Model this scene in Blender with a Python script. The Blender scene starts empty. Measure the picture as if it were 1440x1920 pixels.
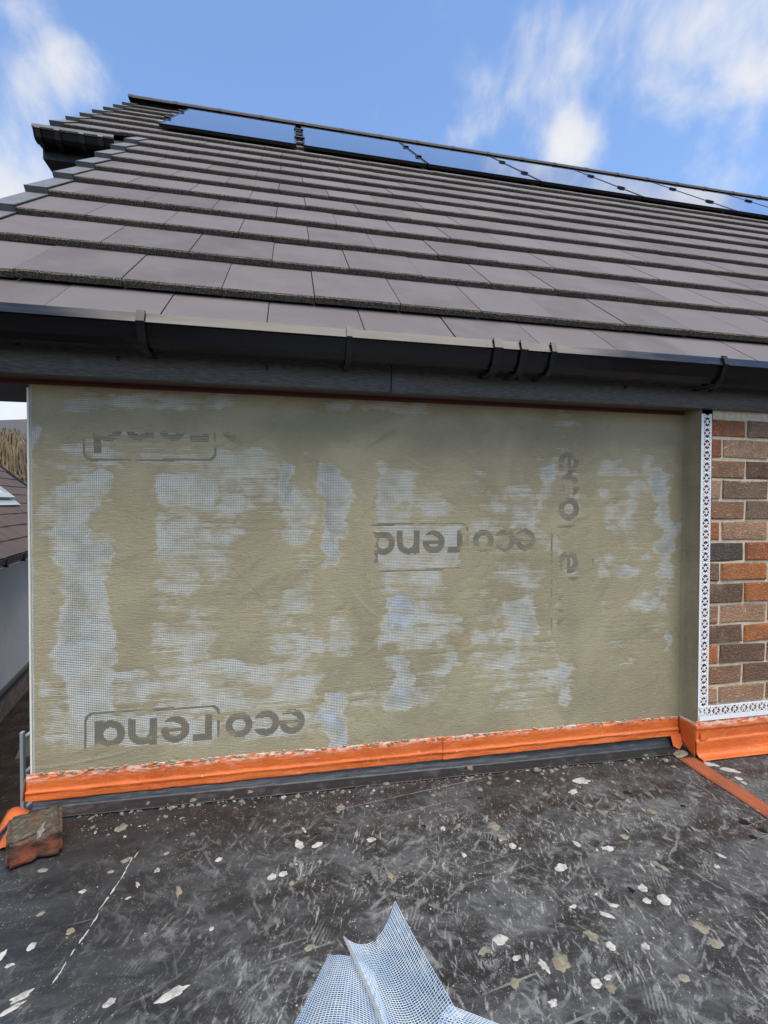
import bpy, bmesh, math, random
import numpy as np
from mathutils import Vector, Matrix, noise as mnoise

random.seed(7); rng = np.random.default_rng(7)
R = math.radians
scene = bpy.context.scene
COL = scene.collection

# ------------------------------------------------------------------ camera
CAM = np.array([0.0, -1.495, 0.905])
YAW, PITCH, ROLL, FPX = R(11.29), R(1.09), R(-0.26), 878.8      # focal length in pixels of a 1440 wide frame
def cam_axes():
    cy, sy, cp, sp = math.cos(YAW), math.sin(YAW), math.cos(PITCH), math.sin(PITCH)
    f = np.array([sy*cp, cy*cp, -sp]); r = np.array([cy, -sy, 0.0]); d = np.cross(f, r)
    cr, sr = math.cos(ROLL), math.sin(ROLL)
    return cr*r + sr*d, -sr*r + cr*d, f
AX_R, AX_D, AX_F = cam_axes()
cd = bpy.data.cameras.new('camera'); cam = bpy.data.objects.new('camera', cd); COL.objects.link(cam)
cd.sensor_fit = 'HORIZONTAL'; cd.sensor_width = 36.0; cd.lens = FPX/1440*36.0
cd.clip_start = 0.02; cd.clip_end = 3000
M = Matrix.Identity(4)
for i in range(3):
    M[i][0] = AX_R[i]; M[i][1] = -AX_D[i]; M[i][2] = -AX_F[i]; M[i][3] = CAM[i]
cam.matrix_world = M
scene.camera = cam

# survey helpers: a photo measurement becomes a point on a real plane of the place
def ray(px, py): return AX_R*((px-720)/FPX) + AX_D*((py-960)/FPX) + AX_F
def on_y(px, py, Y):
    d = ray(px, py); return CAM + d*((Y-CAM[1])/d[1])
def on_z(px, py, Z):
    d = ray(px, py); return CAM + d*((Z-CAM[2])/d[2])

# ------------------------------------------------------------------ world, sun, exposure
SUN_EL, SUN_AZ = R(68), R(160)          # azimuth from +Y towards +X
w = bpy.data.worlds.new('World'); scene.world = w; w.use_nodes = True
nt = w.node_tree; nt.nodes.clear()
def N(nt, t, **k):
    n = nt.nodes.new(t)
    for a, b in k.items(): setattr(n, a, b)
    return n
out = N(nt, 'ShaderNodeOutputWorld')
sky = N(nt, 'ShaderNodeTexSky', sky_type='NISHITA', sun_disc=False)
sky.sun_elevation = SUN_EL; sky.sun_rotation = SUN_AZ; sky.air_density = 1.0; sky.dust_density = 0.2; sky.ozone_density = 4.0
bg = N(nt, 'ShaderNodeBackground'); bg.inputs[1].default_value = 0.15
nt.links.new(sky.outputs[0], bg.inputs[0])
bc = N(nt, 'ShaderNodeBackground'); bc.inputs[0].default_value = (0.97, 0.98, 1.0, 1); bc.inputs[1].default_value = 0.50
mix = N(nt, 'ShaderNodeMixShader')
tc = N(nt, 'ShaderNodeTexCoord')
sep = N(nt, 'ShaderNodeSeparateXYZ'); nt.links.new(tc.outputs['Generated'], sep.inputs[0])
def math_n(nt, op, a, b=None, c=None, clamp=False):
    n = N(nt, 'ShaderNodeMath', operation=op); n.use_clamp = clamp
    for i, v in enumerate((a, b, c)):
        if v is None: continue
        if isinstance(v, (int, float)): n.inputs[i].default_value = v
        else: nt.links.new(v, n.inputs[i])
    return n.outputs[0]
# wispy clouds: stretched turbulent noise over the whole dome, denser to the horizon
mp = N(nt, 'ShaderNodeMapping'); mp.inputs['Rotation'].default_value = (0.2, 0.5, 0.35); mp.inputs['Scale'].default_value = (1.35, 1.0, 0.9)
mp.inputs['Location'].default_value = (0.31, 0.1, 0.0)
nt.links.new(tc.outputs['Generated'], mp.inputs[0])
n1 = N(nt, 'ShaderNodeTexNoise'); n1.inputs['Scale'].default_value = 5.2; n1.inputs['Detail'].default_value = 11; n1.inputs['Roughness'].default_value = 0.58; n1.inputs['Distortion'].default_value = 0.25
nt.links.new(mp.outputs[0], n1.inputs['Vector'])
def blob(px, py, rad, amt):
    d = ray(px, py); d = d/np.linalg.norm(d)
    dp = N(nt, 'ShaderNodeVectorMath', operation='DISTANCE'); dp.inputs[1].default_value = tuple(d)
    nt.links.new(tc.outputs['Generated'], dp.inputs[0])
    mr = N(nt, 'ShaderNodeMapRange', interpolation_type='SMOOTHERSTEP')
    mr.inputs[1].default_value = 0.0; mr.inputs[2].default_value = rad; mr.inputs[3].default_value = amt; mr.inputs[4].default_value = 0.0
    nt.links.new(dp.outputs['Value'], mr.inputs[0]); return mr.outputs[0]
tot = n1.outputs['Fac']
for b in ((165, 145, .08, .25), (75, 190, .08, .18), (0, 350, .18, .38), (20, 60, .10, .14), (885, 120, .07, .14), (890, 210, .08, .16), (870, 270, .07, .12), (1075, 275, .08, .24), (1020, 130, .16, .07), (1100, 60, .14, .07), (1400, 20, .19, .22), (1250, 130, .12, .05),
          (540, 200, .06, .14), (690, 215, .07, .16), (1340, 330, .08, .14), (480, 60, .30, -.16), (760, 60, .16, -.10), (1200, 300, .10, -.05)):
    tot = math_n(nt, 'ADD', tot, blob(*b))
hz = N(nt, 'ShaderNodeMapRange'); hz.inputs[1].default_value = 0.42; hz.inputs[2].default_value = 0.05; hz.inputs[3].default_value = 0.0; hz.inputs[4].default_value = 0.42
nt.links.new(sep.outputs[2], hz.inputs[0]); tot = math_n(nt, 'ADD', tot, hz.outputs[0])
cr = N(nt, 'ShaderNodeMapRange', interpolation_type='SMOOTHSTEP'); cr.inputs[1].default_value = 0.54; cr.inputs[2].default_value = 0.92; cr.inputs[3].default_value = 0.0; cr.inputs[4].default_value = 0.97
nt.links.new(tot, cr.inputs[0]); nt.links.new(cr.outputs[0], mix.inputs[0])
nt.links.new(bg.outputs[0], mix.inputs[1]); nt.links.new(bc.outputs[0], mix.inputs[2]); nt.links.new(mix.outputs[0], out.inputs[0])

sl = bpy.data.lights.new('sun', 'SUN'); sun = bpy.data.objects.new('sun', sl); COL.objects.link(sun)
sl.energy = 2.75; sl.angle = R(56); sl.color = (1.0, 0.90, 0.75)
sd = Vector((math.sin(SUN_AZ)*math.cos(SUN_EL), math.cos(SUN_AZ)*math.cos(SUN_EL), math.sin(SUN_EL)))
sun.rotation_euler = sd.to_track_quat('Z', 'Y').to_euler(); sun.location = (0, -20, 30)
vs = scene.view_settings
vs.view_transform = 'Standard'; vs.look = 'None'; vs.exposure = 0.85; vs.gamma = 1.0; vs.use_curve_mapping = False

# ------------------------------------------------------------------ helpers
def tag(o, label=None, cat=None, group=None, kind=None):
    if label: o['label'] = label
    if cat: o['category'] = cat
    if group: o['group'] = group
    if kind: o['kind'] = kind
    return o
def empty(name, loc=(0, 0, 0), rz=0):
    o = bpy.data.objects.new(name, None); COL.objects.link(o); o.location = loc; o.rotation_euler = (0, 0, rz); o.empty_display_size = .1
    return o
class MB:
    def __init__(s): s.v = []; s.f = []; s.m = []
    def add(s, vs, fs, mat=0):
        b = len(s.v); s.v += [tuple(map(float, p)) for p in vs]; s.f += [tuple(b+i for i in f) for f in fs]; s.m += [mat]*len(fs); return b
    def box(s, c, sz, rot=None, mat=0):
        hx, hy, hz = (q/2 for q in sz)
        vs = [Vector((sx*hx, sy*hy, sz_*hz)) for sz_ in (-1, 1) for sy in (-1, 1) for sx in (-1, 1)]
        if rot is not None: vs = [rot @ p for p in vs]
        vs = [p + Vector(c) for p in vs]
        s.add(vs, [(0, 2, 3, 1), (4, 5, 7, 6), (0, 1, 5, 4), (2, 6, 7, 3), (0, 4, 6, 2), (1, 3, 7, 5)], mat)
    def b2(s, x0, x1, y0, y1, z0, z1, mat=0): s.box(((x0+x1)/2, (y0+y1)/2, (z0+z1)/2), (x1-x0, y1-y0, z1-z0), None, mat)
    def prism_x(s, prof, x0, x1, mat=0, cap=True):            # closed profile [(y,z)] extruded along x
        n = len(prof); vs = [(x0, y, z) for y, z in prof] + [(x1, y, z) for y, z in prof]
        fs = [(i, (i+1) % n, n+(i+1) % n, n+i) for i in range(n)]
        if cap: fs += [tuple(range(n-1, -1, -1)), tuple(range(n, 2*n))]
        s.add(vs, fs, mat)
    def tube(s, pts, rad, seg=6, mat=0, cap=True):
        pts = [Vector(p) for p in pts]; rs = rad if isinstance(rad, (list, tuple)) else [rad]*len(pts)
        rings = []
        for i, p in enumerate(pts):
            t = (pts[min(i+1, len(pts)-1)] - pts[max(i-1, 0)]).normalized()
            a = t.cross(Vector((0.31, 0.17, 0.93))).normalized(); b = t.cross(a)
            rings.append([p + a*(rs[i]*math.cos(2*math.pi*k/seg)) + b*(rs[i]*math.sin(2*math.pi*k/seg)) for k in range(seg)])
        vs = [p for r_ in rings for p in r_]; fs = []
        for i in range(len(pts)-1):
            for k in range(seg): fs.append((i*seg+k, i*seg+(k+1) % seg, (i+1)*seg+(k+1) % seg, (i+1)*seg+k))
        if cap: fs += [tuple(range(seg-1, -1, -1)), tuple(range((len(pts)-1)*seg, len(pts)*seg))]
        s.add(vs, fs, mat)
    def mesh(s, name, mats):
        me = bpy.data.meshes.new(name); me.from_pydata(s.v, [], s.f)
        for m in (mats if isinstance(mats, (list, tuple)) else [mats]): me.materials.append(m)
        me.polygons.foreach_set('material_index', s.m); me.update(); return me
    def build(s, name, mats, parent=None, smooth=False, recalc=True):
        me = s.mesh(name, mats)
        if recalc:
            bm = bmesh.new(); bm.from_mesh(me); bmesh.ops.recalc_face_normals(bm, faces=bm.faces); bm.to_mesh(me); bm.free()
        if smooth: me.polygons.foreach_set('use_smooth', [True]*len(me.polygons))
        return link(name, me, parent)
def link(name, me, parent=None):
    o = bpy.data.objects.new(name, me); COL.objects.link(o)
    if parent is not None: o.parent = parent
    return o
def bevel(o, w, seg=1):
    m = o.modifiers.new('b', 'BEVEL'); m.width = w; m.segments = seg; m.limit_method = 'ANGLE'; return o
def grid_mesh(name, P, mat, smooth=True, closed=False):            # P: (n,m,3) array
    n, m = P.shape[:2]; idx = np.arange(n*m).reshape(n, m)
    q = np.stack([idx[:-1, :-1], idx[:-1, 1:], idx[1:, 1:], idx[1:, :-1]], -1).reshape(-1, 4)
    me = bpy.data.meshes.new(name); me.vertices.add(n*m); me.vertices.foreach_set('co', P.reshape(-1).astype(np.float32))
    me.loops.add(q.size); me.loops.foreach_set('vertex_index', q.reshape(-1).astype(np.int32))
    me.polygons.add(len(q)); me.polygons.foreach_set('loop_start', np.arange(0, q.size, 4, dtype=np.int32))
    me.materials.append(mat); me.update(calc_edges=True); me.validate()
    if smooth: me.polygons.foreach_set('use_smooth', np.ones(len(me.polygons), dtype=bool))
    return me
def vnoise(x, y, sx, sy, seed, octs=4, rough=.5):                  # numpy value noise
    r_ = np.random.default_rng(seed); tot = np.zeros_like(x); amp = 1; na = 0
    for o in range(octs):
        T = r_.random((257, 257))*2-1
        u = x/sx*2**o + 31.7*o + 500; v = y/sy*2**o + 17.3*o + 500
        iu = np.floor(u).astype(int); iv = np.floor(v).astype(int); fu = u-iu; fv = v-iv
        fu = fu*fu*(3-2*fu); fv = fv*fv*(3-2*fv)
        g = lambda a, b: T[a % 257, b % 257]
        tot += amp*((g(iu, iv)*(1-fu)+g(iu+1, iv)*fu)*(1-fv) + (g(iu, iv+1)*(1-fu)+g(iu+1, iv+1)*fu)*fv)
        na += amp; amp *= rough
    return tot/na
def sstep(a, b, t): t = np.clip((t-a)/(b-a), 0, 1); return t*t*(3-2*t)

# ------------------------------------------------------------------ materials
def mat(name, col, rough=.6, spec=.5, metal=0.0):
    m = bpy.data.materials.new(name); m.use_nodes = True
    b = m.node_tree.nodes['Principled BSDF']
    b.inputs['Base Color'].default_value = (*col, 1); b.inputs['Roughness'].default_value = rough
    b.inputs['Specular IOR Level'].default_value = spec; b.inputs['Metallic'].default_value = metal
    return m
class T:                                                            # small node-tree writer
    def __init__(s, m): s.m = m; s.t = m.node_tree; s.b = s.t.nodes['Principled BSDF']; s._o = None
    def obj(s):
        if s._o is None: s._o = s.t.nodes.new('ShaderNodeTexCoord')
        return s._o.outputs['Object']
    def gen(s):
        n = s.t.nodes.new('ShaderNodeNewGeometry'); return n.outputs['Position']
    def info(s, k='Random'): return s.t.nodes.new('ShaderNodeObjectInfo').outputs[k]
    def map(s, v, scale=(1, 1, 1), rot=(0, 0, 0), loc=(0, 0, 0)):
        n = s.t.nodes.new('ShaderNodeMapping'); s.t.links.new(v, n.inputs[0])
        n.inputs['Scale'].default_value = scale; n.inputs['Rotation'].default_value = rot; n.inputs['Location'].default_value = loc; return n.outputs[0]
    def noise(s, v, scale, detail=4, rough=.55, dist=0.0, out='Fac'):
        n = s.t.nodes.new('ShaderNodeTexNoise'); s.t.links.new(v, n.inputs['Vector'])
        n.inputs['Scale'].default_value = scale; n.inputs['Detail'].default_value = detail; n.inputs['Roughness'].default_value = rough; n.inputs['Distortion'].default_value = dist; return n.outputs[out]
    def vor(s, v, scale, feature='F1', out='Distance', rnd=1.0):
        n = s.t.nodes.new('ShaderNodeTexVoronoi'); n.feature = feature; s.t.links.new(v, n.inputs['Vector']); n.inputs['Scale'].default_value = scale; n.inputs['Randomness'].default_value = rnd; return n.outputs[out]
    def wave(s, v, scale, dist=0, detail=2, dscale=1, direction='X'):
        n = s.t.nodes.new('ShaderNodeTexWave'); s.t.links.new(v, n.inputs['Vector']); n.bands_direction = direction
        n.inputs['Scale'].default_value = scale; n.inputs['Distortion'].default_value = dist; n.inputs['Detail'].default_value = detail; n.inputs['Detail Scale'].default_value = dscale; return n.outputs['Fac']
    def ramp(s, f, a, b, lo=0.0, hi=1.0):
        n = s.t.nodes.new('ShaderNodeMapRange'); n.interpolation_type = 'SMOOTHSTEP'; s.t.links.new(f, n.inputs[0])
        n.inputs[1].default_value = a; n.inputs[2].default_value = b; n.inputs[3].default_value = lo; n.inputs[4].default_value = hi; return n.outputs[0]
    def mix(s, f, a, b, blend='MIX'):
        n = s.t.nodes.new('ShaderNodeMix'); n.data_type = 'RGBA'; n.blend_type = blend
        for i, v in ((0, f), (6, a), (7, b)):
            if isinstance(v, tuple): n.inputs[i].default_value = (*v, 1) if len(v) == 3 else v
            elif isinstance(v, (int, float)): n.inputs[i].default_value = v
            else: s.t.links.new(v, n.inputs[i])
        return n.outputs[2]
    def math(s, op, a, b=None, clamp=False): return math_n(s.t, op, a, b, None, clamp)
    def sep(s, v):
        n = s.t.nodes.new('ShaderNodeSeparateXYZ'); s.t.links.new(v, n.inputs[0]); return n.outputs
    def col(s, c): s.t.links.new(c, s.b.inputs['Base Color'])
    def rough(s, c): s.t.links.new(c, s.b.inputs['Roughness'])
    def bump(s, h, strength=.5, dist=.002):
        n = s.t.nodes.new('ShaderNodeBump'); n.inputs['Strength'].default_value = strength; n.inputs['Distance'].default_value = dist
        s.t.links.new(h, n.inputs['Height']); s.t.links.new(n.outputs[0], s.b.inputs['Normal']); return n

MT = {}
# render basecoat
m = mat('basecoat', (.36, .32, .21), .92, .15); t = T(m); o = t.gen()
c = t.mix(t.ramp(t.noise(t.map(o, (1, 1, 1), (0, .6, 0)), 3.2, 6, .6, .8), .35, .68), (.405, .352, .218), (.308, .268, .168))
c = t.mix(t.ramp(t.noise(t.map(t.map(o, (1, 1, 1), (0, .5, 0)), (2.2, 1, 7)), 3.0, 6, .62, .6), .55, .72, 0, .55), c, (.255, .218, .132))
c = t.mix(t.ramp(t.noise(t.map(o, (6, 1, 60)), 6, 4), .45, .75, 0, .35), c, (.45, .39, .245))
c = t.mix(t.ramp(t.noise(o, 160, 2), .55, .8, 0, .5), c, (.30, .265, .165)); t.col(c)
h = t.math('ADD', t.noise(t.map(o, (14, 1, 170)), 2.2, 5, .6), t.math('MULTIPLY', t.noise(o, 170, 4, .65), .9)); t.bump(h, .8, .003); MT['coat'] = m
m = mat('insulation_board', (.66, .73, .80), .8, .2); t = T(m); o = t.gen()
t.col(t.mix(t.ramp(t.noise(o, 5, 4), .35, .65), (.33, .385, .405), (.47, .54, .575))); t.bump(t.vor(o, 300), .3, .001); MT['board'] = m
m = mat('glass_fibre_mesh', (.78, .80, .79), .6, .4); t = T(m); o = t.gen()
t.col(t.mix(t.ramp(t.noise(o, 14, 4), .4, .7), (.58, .61, .59), (.42, .42, .35))); MT['strand'] = m
MT['ink'] = mat('mesh_print_ink', (.195, .175, .128), .8, .2)
# bricks
m = mat('brick_clay', (.3, .15, .08), .9, .15); t = T(m); o = t.obj(); oc = t.info('Color'); rnd = t.info('Random')
ov = t.t.nodes.new('ShaderNodeVectorMath'); ov.operation = 'ADD'; t.t.links.new(o, ov.inputs[0])
cmb = t.t.nodes.new('ShaderNodeCombineXYZ'); t.t.links.new(t.math('MULTIPLY', rnd, 37.0), cmb.inputs[0]); t.t.links.new(t.math('MULTIPLY', rnd, 11.0), cmb.inputs[2]); t.t.links.new(cmb.outputs[0], ov.inputs[1]); ov = ov.outputs[0]
bark = t.noise(t.map(ov, (26, 26, 70)), 2.4, 5, .62, 1.6)
c = t.mix(t.ramp(t.noise(ov, 14, 4), .42, .66, 0, .38), oc, (.26, .19, .135))
c = t.mix(t.ramp(t.noise(ov, 9, 3), .52, .75, 0, .45), c, (.66, .44, .29))
c = t.mix(t.ramp(bark, .45, .36, 0, .42), c, (.17, .11, .075)); t.col(c)
hh = t.math('ADD', t.ramp(bark, .38, .62), t.math('MULTIPLY', t.noise(ov, 220, 3), .5)); t.bump(hh, 1.0, .010); MT['brick'] = m
m = mat('mortar', (.44, .39, .29), .95, .1); t = T(m); o = t.gen()
t.col(t.mix(t.ramp(t.noise(o, 40, 5), .35, .7), (.66, .56, .40), (.50, .42, .29))); t.bump(t.noise(o, 300, 3), .7, .002); MT['mortar'] = m
m = mat('white_pvc', (.80, .80, .78), .4, .4); t = T(m); o = t.gen()
t.col(t.mix(t.ramp(t.noise(o, 45, 5), .6, .78, 0, .5), (.82, .82, .80), (.50, .46, .34))); MT['pvc'] = m
MT['cream'] = mat('cream_bead', (.78, .75, .62), .5)
# orange tape
def tape_mat(name, base, dark, scuffs=.75):
    m = mat(name, base, .42, .5); t = T(m); o = t.gen()
    c = t.mix(t.ramp(t.noise(o, 7, 5), .35, .7), base, dark)
    c = t.mix(t.ramp(t.noise(t.map(o, (60, 60, 9)), 6, 3), .45, .75, 0, .18), c, (.80, .34, .14))
    scuff = t.math('MULTIPLY', t.ramp(t.noise(t.map(o, (9, 9, 70)), 2.2, 7, .7), .60, .68), t.ramp(t.noise(o, 10, 3), .45, .6))
    c = t.mix(t.math('MULTIPLY', scuff, scuffs), c, (.80, .62, .50))
    zt = t.ramp(t.sep(o)[2], .098, .122)
    top = t.math('MULTIPLY', zt, t.ramp(t.noise(t.map(o, (18, 18, 90)), 1.7, 7, .68), .47, .56)); c = t.mix(t.math('MULTIPLY', top, .85), c, (.78, .66, .54))
    c = t.mix(t.ramp(t.noise(o, 48, 6, .65), .66, .71, 0, .8), c, (.55, .48, .38))
    c = t.mix(t.ramp(t.noise(o, 30, 5, .65), .66, .74, 0, .4), c, (.25, .11, .05)); t.col(c)
    t.rough(t.ramp(t.noise(o, 30, 5), .3, .7, .34, .62))
    hh = t.math('ADD', t.noise(t.map(o, (12, 12, 34)), 3.4, 7, .65, .6), t.math('MULTIPLY', t.wave(o, 300), .05)); t.bump(hh, .6, .005); return m
MT['tape'] = tape_mat('orange_tape', (.70, .150, .024), (.57, .110, .016))
MT['tape_dirty'] = tape_mat('orange_tape_trodden', (.32, .085, .036), (.21, .058, .028), .4)
# plastics
m = mat('black_gutter', (.007, .0075, .009), .2, .5); t = T(m); o = t.gen()
t.rough(t.ramp(t.noise(t.map(o, (1, 6, 6)), 4, 5), .3, .75, .14, .36)); t.col(t.mix(t.ramp(t.noise(t.map(o, (4, 1, 1)), 40, 4), .62, .8, 0, .5), (.007, .0075, .009), (.035, .036, .036))); MT['gutter'] = m
m = mat('anthracite_woodgrain', (.032, .035, .038), .5, .5); t = T(m); o = t.gen()
gr = t.noise(t.map(o, (7, 60, 120)), 5, 5, .6, .3); t.col(t.mix(t.ramp(gr, .35, .7), (.060, .062, .060), (.165, .168, .163))); t.bump(gr, .8, .0022); t.rough(t.ramp(gr, .3, .7, .4, .62)); MT['fascia'] = m
MT['bracket'] = mat('black_bracket', (.012, .0125, .013), .25)
MT['dark_pvc'] = mat('black_soffit', (.016, .017, .019), .5)
MT['underside'] = mat('brown_soffit_board', (.13, .10, .08), .7)
# roof tiles
m = mat('concrete_tile_face', (.17, .158, .155), .78, .35); t = T(m); o = t.obj(); rnd = t.info('Random')
g = t.gen()
c = t.mix(rnd, (.092, .080, .078), (.132, .117, .115))
c = t.mix(t.ramp(t.noise(g, 5, 7, .65), .38, .66, 0, .6), c, (.145, .130, .128))
c = t.mix(t.ramp(t.noise(g, 90, 4, .7), .62, .74, 0, .5), c, (.10, .094, .088))
c = t.mix(t.ramp(t.noise(g, 330, 2), .72, .8, 0, .7), c, (.33, .31, .29)); t.col(c)
t.bump(t.noise(g, 420, 3), .35, .0012); MT['tile'] = m
m = mat('concrete_tile_edge', (.07, .065, .055), .95, .1); t = T(m); g = t.gen()
v = t.noise(g, 260, 4, .7); c = t.mix(t.ramp(v, .4, .65), (.042, .038, .032), (.27, .245, .195)); t.col(c); t.bump(v, 1.0, .005); MT['tile_edge'] = m
m = mat('verge_grey', (.14, .155, .158), .5, .4); t = T(m); o = t.gen(); t.col(t.mix(t.ramp(t.noise(o, 20, 5), .35, .7), (.115, .122, .120), (.155, .160, .155))); MT['verge'] = m
MT['underlay'] = mat('roof_underlay', (.02, .02, .02), .9)
# solar
m = mat('panel_glass', (.008, .011, .03), .06, 1.0); t = T(m); o = t.obj()
t.rough(t.ramp(t.noise(o, 6, 4), .3, .8, .04, .14)); MT['pglass'] = m
m.node_tree.nodes['Principled BSDF'].inputs['Coat Weight'].default_value = .7; m.node_tree.nodes['Principled BSDF'].inputs['IOR'].default_value = 1.5; m.node_tree.nodes['Principled BSDF'].inputs['Coat Roughness'].default_value = .03
MT['pframe'] = mat('black_anodised', (.012, .012, .014), .35, .5, .3)
MT['alu'] = mat('aluminium', (.55, .56, .57), .35, .5, .9)
# membrane
m = mat('black_membrane', (.03, .031, .033), .5, .45); t = T(m); o = t.gen(); s = t.sep(o)
right = t.ramp(t.math('ADD', s[0], t.math('MULTIPLY', t.noise(o, 2.5, 4), .7)), -.25, .55)                                     # the trodden side is dustier than the left strip
band = t.ramp(t.math('ADD', s[1], t.math('MULTIPLY', t.noise(o, 4, 4), .16)), .0, -.20)
wear = t.math('MULTIPLY', t.math('ADD', t.math('MULTIPLY', right, .86), .14), t.math('ADD', t.math('MULTIPLY', band, .7), .3))
c = t.mix(t.ramp(t.noise(t.map(o, (1.0, 6, 1), (0, 0, R(-3))), 3, 5), .35, .7), (.0145, .015, .0162), (.032, .0332, .0355))
def lay(c, f, col): return t.mix(t.math('MULTIPLY', f, wear), c, col)
d1 = t.noise(t.map(o, (1, 1.5, 1), (0, 0, .3)), 5.5, 10, .66, .7); c = lay(c, t.ramp(d1, .45, .66, 0, .75), (.092, .096, .099))
def smear(c, rot, scl, nscale, seed, th, msk, col, amt=1.0):
    a = t.noise(t.map(t.map(o, (1, 1, 1), (0, 0, R(rot))), scl, (0, 0, 0), (seed, seed*.7, 0)), nscale, 9, .68, .5)
    k = t.ramp(t.noise(t.map(o, (1, 1, 1), (0, 0, 0), (seed*1.3, seed, 0)), msk, 6, .65), .40, .58)
    return lay(c, t.math('MULTIPLY', t.ramp(a, th, th+.09, 0, amt), k), col)
c = smear(c, -38, (4, 12, 1), 4.0, 1.1, .53, 5, (.17, .175, .178), .8)
c = smear(c, 32, (4, 11, 1), 3.6, 5.7, .53, 4.5, (.13, .135, .139), .8)
c = smear(c, 68, (5, 15, 1), 4.0, 9.2, .54, 6, (.185, .19, .193), .8)
c = smear(c, -72, (7, 30, 1), 3.5, 3.3, .55, 9, (.33, .33, .315), .8)
comb = t.math('MULTIPLY', t.ramp(t.wave(t.map(o, (1, 1, 1), (0, 0, R(28))), 42, 3.0, 3, 2.5), .55, .85), t.ramp(t.noise(t.map(o, (1, 1, 1), (0, 0, 0), (2, 9, 0)), 10, 5, .6), .60, .68))
c = lay(c, t.math('MULTIPLY', comb, .35), (.28, .28, .265))                # prints of mesh and boot soles
g = t.noise(o, 75, 8, .75); c = lay(c, t.math('MULTIPLY', t.ramp(g, .55, .66, 0, .85), t.ramp(t.noise(o, 6, 4, .6), .44, .60)), (.30, .295, .27))
bk = t.noise(t.map(o, (1, 1.6, 1), (0, 0, .4), (7, 3, 0)), 12, 8, .68, .3); c = t.mix(t.ramp(bk, .56, .66, 0, .75), c, (.014, .0142, .015))
sp = t.vor(o, 170, 'F1'); sp_m = t.math('MULTIPLY', t.ramp(sp, .16, .10), t.ramp(t.noise(o, 9, 4), .44, .60)); c = t.mix(sp_m, c, (.34, .325, .28))
sp2 = t.vor(t.map(o, (1, 1, 1), (0, 0, .5)), 60, 'F1'); c = lay(c, t.math('MULTIPLY', t.ramp(sp2, .13, .09), t.ramp(t.noise(o, 5, 4), .5, .62)), (.36, .35, .31))
ln = t.noise(t.map(t.map(o, (1, 1, 1), (0, 0, R(-9))), (1.0, 80, 1)), 1, 3, .5, .5); c = t.mix(t.math('MULTIPLY', t.ramp(ln, .66, .69, 0, .5), t.ramp(t.noise(o, 3, 3), .48, .6)), c, (.28, .28, .26))
t.col(c); t.rough(t.ramp(d1, .35, .7, .36, .7))
t.bump(t.math('ADD', t.noise(t.map(o, (2, 9, 1)), 5, 4), t.math('MULTIPLY', t.noise(o, 90, 7, .7), .5)), .5, .006); MT['membrane'] = m
m = mat('upstand_membrane', (.022, .023, .025), .42, .5); t = T(m); o = t.gen()
t.col(t.mix(t.ramp(t.noise(t.map(o, (3, 3, 14)), 6, 6, .6), .5, .75, 0, .6), (.02, .021, .023), (.10, .105, .105))); t.bump(t.noise(t.map(o, (4, 4, 40)), 3, 4), .4, .004); MT['upstand'] = m
def splat_mat(n, a, b):
    m = mat(n, a, .9, .15); t = T(m); o = t.gen(); c = t.mix(t.ramp(t.noise(o, 60, 5, .65), .35, .7), a, b); c = t.mix(t.ramp(t.noise(t.map(o, (60, 150, 60), (0, 0, .6)), 1.0, 6, .7), .52, .66, 0, .6), c, (b[0]*.4, b[1]*.4, b[2]*.4)); t.col(c); t.bump(t.noise(o, 140, 4), .6, .003); return m
MT['splat_white'] = splat_mat('dried_white_mortar', (.47, .46, .42), (.27, .265, .245))
MT['splat_beige'] = splat_mat('dried_beige_mortar', (.24, .225, .175), (.14, .13, .10))
MT['splat_olive'] = splat_mat('damp_olive_mortar', (.16, .145, .10), (.26, .235, .175))
MT['splat_wet'] = mat('bitumen_blob', (.006, .006, .006), .25)
m = mat('old_brick', (.2, .09, .05), .95, .15); t = T(m); o = t.obj()
f = t.ramp(t.math('ADD', t.sep(o)[2], t.math('MULTIPLY', t.math('SUBTRACT', t.noise(o, 22, 4), .5), .06)), .050, .062)
red = t.mix(t.ramp(t.noise(o, 34, 5, .65), .38, .66), (.25, .075, .035), (.075, .058, .045))
grey = t.mix(t.ramp(t.noise(o, 75, 5, .65), .45, .72), (.085, .072, .052), (.19, .165, .125))
grey = t.mix(t.ramp(t.noise(o, 42, 4, .6), .66, .74), grey, (.34, .31, .26)); t.col(t.mix(f, red, grey)); t.bump(t.noise(o, 90, 6, .7), 1.0, .006); MT['old_brick'] = m
# blue-white loose mesh
m = mat('loose_mesh', (.52, .68, .85), .5, .5); t = T(m); o = t.gen()
t.col(t.mix(t.ramp(t.noise(o, 14, 3), .35, .65), (.36, .50, .66), (.52, .62, .72))); MT['loose'] = m
m = mat('loose_mesh_dirty', (.30, .29, .24), .8); MT['loose_dirty'] = m
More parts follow.
